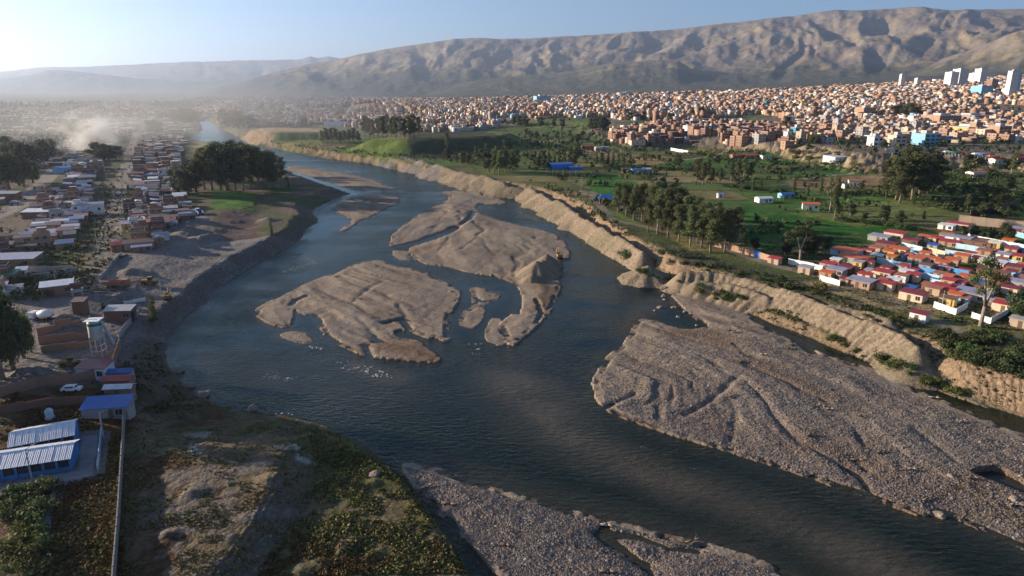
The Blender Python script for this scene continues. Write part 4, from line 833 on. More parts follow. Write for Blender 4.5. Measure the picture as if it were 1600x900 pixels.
BARK = solid('bark', (.22, .17, .13), .9, .1, .3, 1.5); BARKP = solid('pale_bark', (.28, .22, .17), .85, .1, .3, 1.2)
def leaves(clumps, nper, size, seed):
    r = np.random.RandomState(seed); Vs = []; 
    for (cx, cy, cz, rx, rz_) in clumps:
        n = int(nper*rx*rx); d = r.normal(size=(n, 3)); d /= np.linalg.norm(d, axis=1)[:, None]; rad = r.rand(n)**.4; c = np.array([cx, cy, cz])+d*rad[:, None]*np.array([rx, rx, rz_])
        u_ = np.cross(d+r.normal(size=(n, 3))*.6, r.normal(size=(n, 3))); u_ /= np.linalg.norm(u_, axis=1)[:, None]+1e-9; v_ = np.cross(u_, d+r.normal(size=(n, 3))*.5); v_ /= np.linalg.norm(v_, axis=1)[:, None]+1e-9
        s_ = size*r.uniform(.5, 1.25, (n, 1)); Vs.append(np.stack([c-u_*s_, c-v_*s_*.5, c+u_*s_, c+v_*s_*.6], 1))
    V = np.concatenate(Vs).reshape(-1, 3); F = np.arange(len(V)).reshape(-1, 4); return V, F
def tree_template(kind, seed):
    r = random.Random(seed); g = G(); cl = []
    if kind == 'euc':       # 20 m tall, slim tiers
        h = 20; g.tube((0, 0, -1), (.25, .1, 8), .42, .3, 7); g.tube((.25, .1, 8), (0, .3, 16), .3, .12, 6)
        for k in range(13):
            z = 2.6+k*1.15; a = r.uniform(0, 6.28); L = r.uniform(1.4, 3.2)*(1-.04*k); p = (math.cos(a)*L, math.sin(a)*L, z+1.8); g.tube((.15, .1, z-.5), p, .14, .05, 5); cl.append((p[0], p[1], p[2]+.4, r.uniform(1.2, 2.0), r.uniform(1.1, 1.9)))
        for k in range(6): cl.append((r.uniform(-.8, .8), r.uniform(-.8, .8), 6.5+k*2.3, r.uniform(1.3, 1.9), 1.6))
        return g, cl, 95, .30
    if kind == 'round':     # 12 m tall, broad
        g.tube((0, 0, -1), (.2, 0, 4), .45, .3, 7)
        for k in range(17):
            a = r.uniform(0, 6.28); L = r.uniform(.6, 3.8); z = r.uniform(2.2, 10); L *= 1-abs(z-6.5)/8; p = (math.cos(a)*L, math.sin(a)*L, z); g.tube((.1, 0, 3.2), p, .16, .05, 5); cl.append((p[0], p[1], p[2], r.uniform(1.3, 2.1), r.uniform(1.1, 1.7)))
        return g, cl, 85, .30
    if kind == 'column':    # 14 m tall, narrow
        g.tube((0, 0, -1), (0, 0, 10), .3, .08, 6)
        for k in range(9): cl.append((r.uniform(-.4, .4), r.uniform(-.4, .4), 2+k*1.35, 1.5*(1-.07*k)+.2, 1.3))
        return g, cl, 110, .26
    if kind == 'open':      # 18 m tall, open crown, forked pale trunk
        g.tube((0, 0, -1), (.3, 0, 5), .55, .42, 8); g.tube((.3, 0, 5), (-1.2, .3, 12), .36, .16, 7); g.tube((.3, 0, 5), (2.4, -.3, 11), .32, .14, 7); g.tube((-.4, .1, 8), (-3.4, .5, 11), .2, .08, 6); g.tube((1.5, -.2, 8.5), (4.6, -.6, 10.5), .18, .07, 6); g.tube((-1.2, .3, 12), (-.6, .2, 16), .16, .06, 6)
        for c in [(-1.2, .3, 13, 1.7), (-.6, .2, 16.2, 1.6), (2.6, -.3, 12, 1.9), (-3.6, .5, 11.6, 1.5), (4.8, -.6, 11, 1.5), (.9, .5, 14.2, 1.3), (3.8, .2, 8.5, 1.3), (-2.6, -.4, 9.0, 1.2), (1.5, 1, 10.0, 1.2), (-1.8, .6, 15, 1.1), (5.2, .3, 8.9, 1.0), (2.2, .1, 14.0, 1.1)]: cl.append((c[0]+r.uniform(-.4, .4), c[1]+r.uniform(-.8, .8), c[2]+r.uniform(-.4, .4), c[3], c[3]*.85))
        return g, cl, 150, .24
TT = {}
for kind, leaf, bark, HT in (('euc', L_EUC, BARKP, 20), ('round', L_DARK, BARK, 12), ('column', L_BUSH, BARK, 14), ('open', L_EUC, BARKP, 18)):
    TT[kind] = []
    for sd__ in range(4 if kind in ('euc', 'round') else 2):
        g, cl, npr, sz = tree_template(kind, sd__*7+3); V, F = leaves(cl, npr, sz, sd__+1); TT[kind].append((g.mesh('trunk', bark, True), mesh_np('crown', V, F, leaf), HT))
def tree(pos, h, kind, label, group=None, wide=1.0, leaf=None, name=None):
    tm, cm, HT = rnd.choice(TT[kind]); s_ = h/HT; root = thing(name or {'euc': 'eucalyptus_tree', 'round': 'broadleaf_tree', 'column': 'cypress_tree', 'open': 'eucalyptus_tree'}[kind], label, 'tree', pos, rnd.uniform(0, 6.28), group, (s_*wide*rnd.uniform(.9, 1.1), s_*wide*rnd.uniform(.9, 1.1), s_))
    link('trunk', tm, root); link('crown', cm, root); return root
def tree_px(px, py, hp_, kind, label, group=None, wide=1.0):
    p = hit(px, py); return tree(p, hp_*pxm(p)*.97, kind, label, group, wide)
def grove(pts, label, group, kind='euc', wide=1.0):
    for a, b_, c in pts: tree_px(a, b_, c, kind if isinstance(kind, str) else rnd.choice(kind), label, group, wide)
g1 = [(965,332,48),(978,338,52),(990,345,56),(1003,346,60),(1015,350,62),(1012,362,50),(1030,352,70),(1027,366,64),(1045,358,66),(1043,372,60),(1058,365,62),(1060,378,60),(1073,370,66),(1078,385,66),(1090,378,60),(1096,388,64),(1104,375,58),(1110,395,72),(1122,382,60),(1132,395,68),(1140,384,58),(1150,378,56),(985,330,40),(1000,330,40),(1048,340,56),(1064,352,60),(1085,362,56),(1118,366,50)]
grove(g1, 'tall eucalyptus in the grove lining the dirt track, above the spoil heaps', 'eucalyptus grove above the spoil heaps', 'euc', 1.25)
tree_px(1250,410,66,'open','shaggy eucalyptus standing alone left of the colourful cabins', wide=1.1); tree_px(1262,404,52,'round','rounded dark tree directly right of the shaggy lone eucalyptus', wide=.9)
tree_px(1531,512,104,'open','big open-crowned eucalyptus with forked pale trunk among the colourful cabins', wide=1.0)
tree_px(1600,508,58,'round','bushy dark tree at the right edge below the cabins', wide=1.1)
grove([(1385,308,55),(1400,312,60),(1412,306,66),(1425,312,66),(1436,308,60),(1395,300,50),(1418,298,62),(1405,318,44)], 'dark eucalyptus in the big left clump on the fields below the scree', 'big eucalyptus clump', 'euc', 1.5)
grove([(1450,302,50),(1458,298,50),(1466,300,44),(1446,294,44)], 'dark eucalyptus in the smaller right clump on the fields below the scree', 'small eucalyptus clump', 'euc', 1.4)
tree_px(1296,332,52,'open','tall sparse eucalyptus beside the orange-roofed cottage', wide=.8); tree_px(1303,345,66,'euc','slim tall eucalyptus right of the sparse one, above the lone tree', wide=.6)
tree_px(1426,322,26,'column','small pointed yellow-green tree in front of the big clump')
grove([(307,300,50),(320,296,60),(332,298,66),(345,296,68),(356,298,70),(368,297,68),(380,298,66),(392,296,66),(404,296,62),(416,295,58),(428,294,52),(440,290,44),(338,285,56),(352,282,60),(370,282,58),(388,280,52),(402,280,50),(418,278,44),(345,270,46),(362,268,46),(378,266,42),(395,266,40),(315,285,48),(326,278,44)], 'dark tree in the dense riverside grove on the left bank', 'dense grove on the left bank', ('euc', 'round'), 1.35)
grove([(278,304,40),(288,306,42),(298,300,38)], 'dark rounded tree at the left end of the riverside grove', 'left end of the grove', 'round', 1.0)
tree_px(451,296,20,'column','small cypress standing alone on the bare mound by the side channel'); tree_px(425,372,30,'column','pale narrow poplar beside the ploughed plot')
tree_px(241,506,44,'column','dense dark cypress above the river beside the gravel yard', wide=1.3)
tree_px(183,496,18,'round','small round tree right of the dark machine shed'); tree_px(162,486,14,'round','small round tree behind the cement silo')
grove([(5,592,125),(-16,575,125),(-30,600,130),(22,578,100),(38,560,70),(-45,640,120)], 'big dark tree at the left edge beside the brick yard', 'dark trees at the left edge', 'round', .85)
tree_px(50,552,62,'column','leafy narrow tree at the end of the brick retaining walls')
grove([(30,290,50),(38,292,56),(14,296,52),(0,300,56),(52,286,34),(20,268,40),(45,262,36),(70,262,34),(12,250,36),(66,252,30),(85,250,28)], 'hazy tree in the cluster at the left edge, beyond the settlement', 'hazy trees at the left edge', ('euc', 'round'), 1.2)
grove([(104,214,26),(112,216,28),(122,214,24),(128,212,20)], 'hazy tree behind the smoke plume', 'trees behind the smoke', 'round', 1.1)
grove([(150,250,26),(160,252,28),(170,250,24),(180,249,20),(188,247,18)], 'dark tree right beside the smoke plume', 'trees beside the smoke', 'round', 1.1)
grove([(236,210,22),(243,211,24),(250,210,20)], 'dark hazy tree at the far end of the dirt street', 'trees at the far street end', 'round', 1.2)
grove([(278,196,22),(286,198,26),(294,197,26),(302,196,24),(270,192,18),(308,194,18)], 'dark hazy tree beside the far river bend, left bank', 'trees at the far river bend, left', 'euc', 1.5)
grove([(355,198,24),(364,199,26),(372,200,28),(380,200,26),(388,201,22),(345,192,18),(350,186,16)], 'dark hazy tree beside the far river bend, right bank', 'trees at the far river bend, right', ('euc', 'round'), 1.5)
grove([(x, 223+rnd.uniform(-2, 2), rnd.uniform(18, 24)) for x in range(504, 564, 7)], 'dark tree in the low wood left of the plateau', 'low wood left of the plateau', 'euc', 1.5)
grove([(570+i*7, 214+rnd.uniform(-3, 3), rnd.uniform(28, 38)) for i in range(13)], 'tall dark eucalyptus in the wood behind the plateau', 'wood behind the plateau', 'euc', 1.3)
grove([(764,268,34),(772,270,38),(780,272,38),(790,270,36),(800,268,36),(808,264,32),(778,262,34),(794,260,32),(744,250,22),(752,252,22),(760,248,24),(712,254,16),(722,256,18),(730,258,18),(698,250,20)], 'dark tree in the wood above the ribbed river bank', 'wood above the ribbed bank', ('euc', 'round'), 1.3)
grove([(843,262,28),(850,264,30),(858,260,30),(866,262,28),(874,264,26),(882,262,28),(890,260,28),(898,262,26)], 'tree in the row behind the blue arched canopy', 'trees behind the arched canopy', ('euc', 'column'), 1.2)
grove([(932,258,22),(940,260,22),(950,258,24),(958,260,24),(966,258,22),(974,260,20)], 'tree in the short row above the blue tarps', 'trees above the blue tarps', ('euc', 'column'), 1.2)
grove([(925,204,22),(932,205,25),(940,205,25),(947,204,20)], 'dark tree in the round clump below the city', 'round clump below the city', 'round', 1.4)
grove([(803,196,16),(812,198,20),(820,198,20),(845,199,18),(866,198,14),(878,200,16),(985,190,16),(994,188,16),(1005,190,18),(1048,192,16),(1066,188,16),(1080,186,16),(1094,186,20),(1106,184,16)], 'dark tree along the lower edge of the city', 'trees along the city edge', 'round', 1.2)
grove([(1088,288,40),(1098,290,36),(1112,288,26),(1125,286,24),(1142,284,30),(1152,282,30),(1162,280,34),(1172,280,26),(1106,278,26)], 'isolated roadside eucalyptus in the middle of the fields', 'isolated roadside trees', 'euc', 1.2)
grove([(1404,182,18),(1412,184,20),(1422,186,24),(1432,184,18),(1396,182,16),(1364,188,14)], 'dark tree growing among the brick houses of the city', 'city treetops', 'round', 1.2)
grove([(1504,374,20),(1520,374,22),(1534,376,20),(1548,374,18),(1568,378,28),(1576,376,20)], 'bluish-grey tree before the long brick compound wall', 'trees by the compound wall', 'round', 1.0)
tree_px(1228,205,24,'round','dark tree between the brick quarter and the teal house'); tree_px(1110,222,26,'euc','slim tree in front of the dark brick quarter', wide=.6); tree_px(903,222,14,'round','small tree on the meadow left of the dark brick quarter')
# bushes
def bush_mesh(seed, leaf, key):
    r = random.Random(seed); cl = [(r.uniform(-.8, .8), r.uniform(-.8, .8), r.uniform(.3, .95), r.uniform(.5, .85), r.uniform(.4, .75)) for _ in range(8)]; V, F = leaves(cl, 95, .17, seed); return mesh_np('bush', V, F, leaf)
BUSH = {k: [bush_mesh(i*5+j, lf, k) for i in range(3)] for j, (k, lf) in enumerate((('green', L_BUSH), ('dark', L_DARK), ('yellow', L_YEL), ('grey', L_GREY)))}
nbush = 0
def bush(p, s_, k, label, group, flat=.8):
    global nbush; nbush += 1
    o = link('bush', rnd.choice(BUSH[k]), None, p, rnd.uniform(0, 6.28), label=label, category='bush', group=group); o.scale = (s_*rnd.uniform(.85, 1.2), s_*rnd.uniform(.85, 1.2), s_*flat*rnd.uniform(.8, 1.2)); return o
def bush_area(poly, n, smin, smax, kinds, label, group, mindeg=0, flat=.8):
    q = np.array(poly, float); k = 0; t_ = 0
    while k < n and t_ < n*40:
        t_ += 1; a = rnd.uniform(q[:, 0].min(), q[:, 0].max()); b_ = rnd.uniform(q[:, 1].min(), q[:, 1].max())
        if inside(np.array([a]), np.array([b_]), q)[0]: bush(hit(a, b_), rnd.uniform(smin, smax), rnd.choice(kinds), label, group, flat); k += 1
bush_area([(0,770),(75,760),(82,775),(60,830),(62,900),(0,900)], 34, 1.2, 2.0, ['yellow', 'yellow', 'green'], 'dusty yellow-green bush in the thicket at the bottom left corner', 'thicket at the bottom left corner')
bush_area([(1000,420),(1060,440),(1120,452),(1180,475),(1140,478),(1060,450),(1000,430)], 22, .9, 1.7, ['green', 'green', 'yellow'], 'green bush on the low shore strip above the head of the big gravel bar', 'shore bushes above the bar head')
bush_area([(1290,520),(1330,545),(1400,565),(1430,585),(1480,600),(1510,612),(1500,620),(1430,596),(1370,568),(1300,540)], 30, .9, 1.6, ['green', 'green', 'yellow'], 'bright green bush along the narrow back channel', 'bushes along the back channel')
bush_area([(1470,520),(1540,520),(1600,530),(1600,600),(1560,590),(1520,575),(1480,560),(1450,560)], 44, 1.1, 2.4, ['green', 'dark', 'green'], 'bushy green shrub on the slope at the right edge', 'shrubs on the right-edge slope')
bush_area([(985,372),(1050,392),(1120,405),(1200,430),(1280,455),(1290,470),(1200,446),(1100,424),(1040,412)], 44, .9, 1.9, ['dark', 'green', 'dark', 'grey'], 'dark scrub bush between the dirt track and the spoil heaps', 'scrub between track and heaps')
bush_area([(1300,460),(1400,490),(1440,505),(1430,530),(1340,490)], 12, .8, 1.5, ['green', 'yellow', 'grey'], 'scrub bush behind the crest of the spoil heaps', 'scrub behind the heap crest')
bush(hit(972, 405), 3.0, 'green', 'large rounded green bush at the water edge below the orange cliff', None)
bush(hit(1281, 452), 2.4, 'yellow', 'big yellow-green bush above the spoil heaps, below the cabins', None)
bush_area([(1240,232),(1310,240),(1340,262),(1300,262),(1240,250)], 12, 2.5, 4.5, ['green', 'yellow'], 'shrub on the cliff left of the scree', 'shrubs on the cliff')
bush_area([(1470,255),(1600,245),(1600,345),(1520,330),(1480,300)], 46, 2.2, 4.6, ['green', 'green', 'yellow', 'dark'], 'shrub on the rough slope right of the big clump', 'shrubs on the rough slope')
def hedge(pts, label, group, step=5, s0=1.6, s1=2.6, kinds=('dark', 'green')):
    for (a, b_), (c, d) in zip(pts[:-1], pts[1:]):
        n = max(1, int(math.hypot(c-a, (d-b_)*2)/step))
        for i in range(n): t_ = (i+rnd.uniform(.2, .8))/n; bush(hit(a+(c-a)*t_, b_+(d-b_)*t_), rnd.uniform(s0, s1), rnd.choice(kinds), label, group)
hedge([(1130,292),(1240,303)], 'clipped dark bush in the hedge above the green meadow', 'hedge above the meadow', 7)
hedge([(1200,272),(1270,262),(1290,256)], 'dark bush in the hedge left of the ploughed field', 'hedge left of the ploughed field', 8, 2, 3)
hedge([(1300,306),(1370,300)], 'dark bush in the hedge below the ploughed field', 'hedge below the ploughed field', 8, 1.6, 2.6)
hedge([(1310,345),(1380,352),(1440,362)], 'dark bush in the hedge above the colourful cabins', 'hedge above the cabins', 7, 1.6, 2.6)
hedge([(1470,325),(1540,318),(1595,330)], 'dark bush in the hedge below the rough slope', 'hedge below the rough slope', 8, 2, 3.4)
hedge([(1000,262),(1080,268)], 'dark bush in the hedge left of the roadside trees', 'hedge left of the roadside trees', 10, 1.8, 2.8)
print('bushes', nbush)
TR = [(1015,285),(1040,276),(1190,296),(1178,300),(1215,290),(1240,300),(1262,310),(1285,302),(1320,312),(1345,300),(1210,262),(1180,258),(1140,262),(1120,258),(1265,262),(1348,345),(1378,344),(1402,352),(1440,346),(1180,345),(1330,338),(1490,318),(1512,328),(1540,340),(1560,322),(1575,300),(1540,290),(1510,262),(1580,272),(1060,262),(985,262),(905,250),(828,226),(812,230),(790,236),(858,232),(700,232),(1165,388),(1178,392),(1225,398),(1290,392)]
for a, b_ in TR: tree_px(a+rnd.uniform(-3, 3), b_, rnd.uniform(13, 26), rnd.choice(['round', 'round', 'column', 'euc']), f"lone hedge tree on the plots, {'just above the cabins' if b_ > 335 else 'beside the big eucalyptus pair' if b_ > 310 and a > 1350 else 'near the orange-roofed cottage' if a > 1230 and b_ > 290 else 'on the rough slope' if a > 1450 else 'between arched canopy and plateau' if a < 870 else 'beyond the green meadow' if b_ < 275 else 'above the green meadow'}", 'hedge trees of the right plain', rnd.uniform(.9, 1.4))
# ---- mass vegetation: low-poly crowns and tufts, one object each
def blob_cloud(x, y_, z, w_, h_, nf, seed, rgb, name, label, jitcol=.35, per=None):
    r = np.random.RandomState(seed); n = len(x); d = r.normal(size=(n, nf, 3)); d /= np.linalg.norm(d, axis=2)[..., None]; rad = r.uniform(.45, 1, (n, nf, 1))
    c = np.stack([x, y_, z+h_*.5], 1)[:, None]+d*rad*np.stack([w_*.5, w_*.5, h_*.5], 1)[:, None]
    u_ = np.cross(d, r.normal(size=(n, nf, 3))); u_ /= np.linalg.norm(u_, axis=2)[..., None]+1e-9; v_ = np.cross(u_, d+r.normal(size=d.shape)*.4); s_ = (w_*.5)[:, None, None]*r.uniform(.45, .9, (n, nf, 1))*(2.0/math.sqrt(nf))
    V = np.stack([c-u_*s_-v_*s_*.5, c+u_*s_-v_*s_*.5, c+v_*s_], 2).reshape(-1, 3); F = np.arange(len(V)).reshape(-1, 3)
    base_ = np.array(rgb)[None] if per is None else per; Cc = np.repeat(base_*r.uniform(1-jitcol, 1+jitcol, (n, 1)), nf*3, 0)
    link(name, mesh_np(name, V, F, ma_leaf, Cc), kind='stuff', label=label)
ma_leaf, t, b = mat('mass_foliage', .85, .15); at = N(t, 'ShaderNodeAttribute', attribute_name='Col'); nn = noise_node(t, 1.2, 3); t.links.new(mul(t, at.outputs[0], rng(t, nn.outputs[0], .25, .75, .7, 1.3)), b.inputs['Base Color'])
r_ = np.random.RandomState(12)
def scatter_px(poly, n, pad=0):
    q = np.array(poly, float); a = r_.uniform(q[:, 0].min(), q[:, 0].max(), n*3); b_ = r_.uniform(q[:, 1].min(), q[:, 1].max(), n*3); m = inside(a, b_, q); a = a[m][:n]; b_ = b_[m][:n]; return a, b_
def px_to_ground(a, b_, z0=7.0):
    z = np.full(a.shape, z0)
    for _ in range(6):
        v = b_-450.0; dx = a-800.0; dy = FPX*cp-v*sp; dz = -FPX*sp-v*cp; tt = (CAM_H-z)/np.maximum(-dz, .5); x = dx*tt; y_ = np.minimum(dy*tt, 9000); z = .5*z+.5*hgt(x, y_)
    return x, y_, hgt(x, y_)
# woods and belts far away
def far_trees(polys, name, label, seed, rgb, hm=(7, 13)):
    xs, ys, zs = [], [], []
    for poly, n in polys: a, b_ = scatter_px(poly, n); x, y_, z = px_to_ground(a, b_); xs.append(x); ys.append(y_); zs.append(z)
    x = np.concatenate(xs); y_ = np.concatenate(ys); z = np.concatenate(zs); h_ = r_.uniform(*hm, len(x)); blob_cloud(x, y_, z, h_*r_.uniform(.6, 1.1, len(x)), h_, 14, seed, rgb, name, label)
far_trees([([(230,164),(330,150),(420,146),(560,140),(650,138),(650,143),(560,147),(430,156),(340,162),(300,170),(250,172)], 2200), ([(-40,175),(120,165),(300,166),(320,180),(290,192),(200,186),(60,200),(-40,215)], 900), ([(-40,215),(60,205),(200,200),(210,215),(120,235),(60,260),(-40,285)], 420), ([(-40,160),(250,158),(320,163),(-40,172)], 700)], 'distant_wood', 'hazy wooded belts on the left plain and beyond the far river bend', 3, (.035, .05, .022))
far_trees([(CITY.tolist(), 2400), ([(340,170),(600,150),(1000,140),(1000,180),(760,200),(400,190)], 700), ([(820,205),(950,195),(950,240),(820,250)], 130), ([(760,205),(960,212),(960,225),(860,222)], 60)], 'town_trees', 'small trees dotted between the houses of the city', 4, (.035, .055, .022), (4, 9))
far_trees([([(1000,132),(1200,126),(1400,118),(1480,112),(1600,103),(1600,108),(1400,123),(1200,128),(1000,134)], 2600), ([(640,140),(1000,130),(1000,134),(640,142)], 500)], 'distant_wood', 'dark wooded belt at the foot of the mountains', 5, (.025, .035, .02), (14, 26))
far_trees([([(40,395),(150,300),(190,280),(196,345),(170,372),(60,428),(-40,430),(-40,380)], 170), ([(200,300),(300,300),(290,345),(262,372),(205,390)], 180), ([(100,250),(300,215),(300,300),(100,340)], 260), ([(-40,290),(190,290),(190,420),(-40,430)], 160), ([(20,440),(140,425),(150,450),(60,470),(10,470)], 120), ([(200,215),(290,215),(278,262),(300,320),(205,300)], 90)], 'yard_trees', 'small garden trees and bushes between the left-bank houses', 6, (.06, .075, .025), (1.5, 3.6))
far_trees([([(620,240),(700,244),(760,256),(760,262),(680,250)], 160), ([(410,218),(500,228),(600,240),(690,246),(690,254),(560,246),(450,234)], 260), ([(820,282),(905,300),(940,330),(985,372),(960,360),(900,325)], 200), ([(1240,262),(1330,258),(1380,262),(1400,270),(1330,275),(1240,266)], 60), ([(960,232),(1200,232),(1240,242),(1100,250),(980,244)], 160), ([(1100,270),(1300,262),(1500,310),(1480,350),(1300,360),(1150,310)], 60), ([(1440,240),(1600,250),(1600,345),(1480,310)], 260)], 'scrub', 'low scrub on the river banks and between the fields', 7, (.055, .07, .024), (1.4, 3.4))
# hedgerows and weeds along the plot boundaries of the right plain
a_h = r_.uniform(-60, 900, 60000); b_h = r_.uniform(250, 1150, 60000); nl = fbm(a_h/40, b_h/40, 4, 1); pu_ = (a_h+.15*b_h+16*nl)/62; pv_ = (b_h+.1*a_h+10*nl)/40+np.floor(pu_)*.37
ed_ = np.minimum(np.abs(pu_-np.round(pu_))*62, np.abs(pv_-np.round(pv_))*40); zz_ = hgt(a_h, b_h); uu_, vv_ = scr(a_h, b_h, zz_); PLN = np.array([(640,240),(780,265),(900,290),(960,340),(1120,380),(1200,400),(1300,370),(1480,350),(1600,340),(1600,262),(1400,262),(1230,240),(960,225),(760,215)], float)
k_ = (ed_ < 1.9) & inside(uu_, vv_, PLN) & (fbm(a_h/45, b_h/45, 3, 92) > .42); a_h, b_h, zz_ = a_h[k_], b_h[k_], zz_[k_]; hh2 = r_.uniform(1.0, 4.6, len(a_h))**1.05; blob_cloud(a_h, b_h, zz_, hh2*1.2, hh2, 12, 93, (.055, .072, .026), 'hedgerows', 'hedgerows and bushes along the plot boundaries of the fields')
# near tufts
def tufts(poly, n, name, label, seed, cols_, prob, smin=.35, smax=1.0, hk=.7, noise_gate=0, nf=7):
    a, b_ = scatter_px(poly, n); x, y_, z = px_to_ground(a, b_, 3)
    g_ = fbm(x/4, y_/4, 3, seed); fr_ = np.interp(y_, rows, np.arange(NR)).astype(int).clip(0, NR-1); fc_ = ((x/(y_+Y0)+SMAX)/(2*SMAX)*(NC-1)).astype(int).clip(0, NC-1); k = (g_ > noise_gate) & (z > .4) & ((heapm.reshape(NR, NC)[fr_, fc_] < .05) | ((y_ < 150) & (r_.rand(len(x)) < .35))) & (SL.reshape(NR, NC)[fr_, fc_] < .7); x, y_, z, g_ = x[k], y_[k], z[k], g_[k]
    s_ = r_.uniform(smin, smax, len(x))**1.5*(.5+.8*g_)*.72; g2 = fbm(x/11, y_/11, 3, seed+1)
    pick = np.minimum((np.clip((g2-.25)/.5+r_.normal(0, .18, len(x)), 0, .999)*len(cols_)).astype(int), len(cols_)-1); per = np.array(cols_)[pick]
    blob_cloud(x, y_, z, s_*1.3, s_*hk, nf, seed, None, name, label, .45, per)
RU = [(.10, .045, .018), (.16, .08, .03), (.07, .06, .024), (.17, .14, .05), (.085, .09, .026), (.20, .13, .055)]
tufts([(88,760),(130,750),(165,740),(170,700),(195,660),(192,900),(70,900)], 6500, 'scrub', 'rust-coloured weeds between the path and the long wall', 21, RU, 0, .3, .9, .7, 0, 9)
tufts([(198,640),(330,640),(480,655),(540,690),(500,760),(440,850),(380,900),(192,900)], 13000, 'scrub', 'brown and olive weeds on the waste ground right of the long wall', 22, [(.20, .17, .065), (.25, .20, .085), (.16, .085, .035), (.12, .125, .035), (.19, .18, .05)], 0, .25, .7, .5, .50)
tufts([(480,655),(560,690),(625,735),(700,820),(740,895),(400,900),(460,820),(495,740)], 17000, 'scrub', 'green weeds on the low ground beside the dark bank', 23, [(.08, .095, .028), (.20, .17, .06), (.15, .155, .045), (.25, .20, .08), (.10, .115, .035), (.15, .085, .035)], 0, .12, .85, .65, .44, 6)
tufts([(0,595),(60,640),(165,590),(205,560),(262,530),(262,580),(330,635),(205,650),(150,670),(20,700),(0,710)], 3500, 'scrub', 'dark weeds around the brick yard and the sheds', 24, RU[:5], 0, .4, 1.1, .6, .45)
tufts([(985,375),(1210,430),(1440,505),(1600,560),(1600,640),(1500,600),(1420,590),(1260,520),(1190,497),(1100,455),(1010,425)], 9000, 'scrub', 'scrub and grass on the right bank around the spoil heaps', 25, [(.045, .06, .02), (.06, .08, .022), (.09, .09, .03), (.13, .10, .045), (.035, .05, .018)], 0, .35, 1.2, .6, .45)
tufts([(1200,375),(1600,360),(1600,520),(1440,500),(1280,440),(1180,400)], 6000, 'scrub', 'rough grass between the colourful cabins', 26, [(.05, .065, .02), (.07, .08, .025), (.11, .10, .035)], 0, .4, 1.1, .45, .4)
tufts([(1440,795),(1500,745),(1600,760),(1600,835),(1540,825)], 1600, 'scrub', 'brown weeds on the damp end of the big gravel bar', 27, [(.06, .045, .022), (.09, .07, .03), (.05, .055, .02)], 0, .2, .6, .5, .4)
tufts([(60,340),(200,300),(200,400),(140,435),(20,470),(-10,400)], 1800, 'scrub', 'weeds between the left-bank houses and lots', 28, [(.06, .07, .025), (.10, .09, .035)], 0, .6, 1.6, .5, .4)
# pebbles on the near bars
def pebbles(poly, n, seed, label):
    a, b_ = scatter_px(poly, n); x, y_, z = px_to_ground(a, b_, 1); k = (z > .05) & (z < 3); x, y_, z = x[k], y_[k], z[k]; n = len(x); r = np.random.RandomState(seed)
    s_ = r.uniform(.09, .24, n)*(1+.9*(r.rand(n) > .97)); oc = np.array([(1, 0, 0), (0, 1, 0), (-1, 0, 0), (0, -1, 0), (0, 0, .75)]); f = np.array([(0, 1, 4), (1, 2, 4), (2, 3, 4), (3, 0, 4)])
    V = np.stack([x, y_, z], 1)[:, None]+oc[None]*s_[:, None, None]*r.uniform(.7, 1.3, (n, 5, 1)); F = (f[None]+(np.arange(n)*5)[:, None, None]).reshape(-1, 3)
    pc = np.array([(.20, .16, .13), (.30, .25, .21), (.13, .11, .10), (.36, .32, .28), (.24, .16, .11)])[r.choice(5, n, p=[.35, .25, .2, .05, .15])]
    link('pebbles', mesh_np('pebbles', V.reshape(-1, 3), F, ma_stone, np.repeat(pc, 5, 0)), kind='stuff', label=label)
ma_stone, t, b = mat('river_stone', .85, .2); at = N(t, 'ShaderNodeAttribute', attribute_name='Col'); t.links.new(at.outputs[0], b.inputs['Base Color'])
pebbles([(630,728),(800,778),(1000,832),(1200,890),(1200,905),(800,905),(700,820)], 26000, 31, 'loose pebbles on the lower gravel bar')
pebbles([(935,590),(1000,530),(1150,500),(1600,690),(1600,850),(1430,798),(1040,672),(945,630)], 42000, 32, 'loose pebbles on the big right gravel bar')
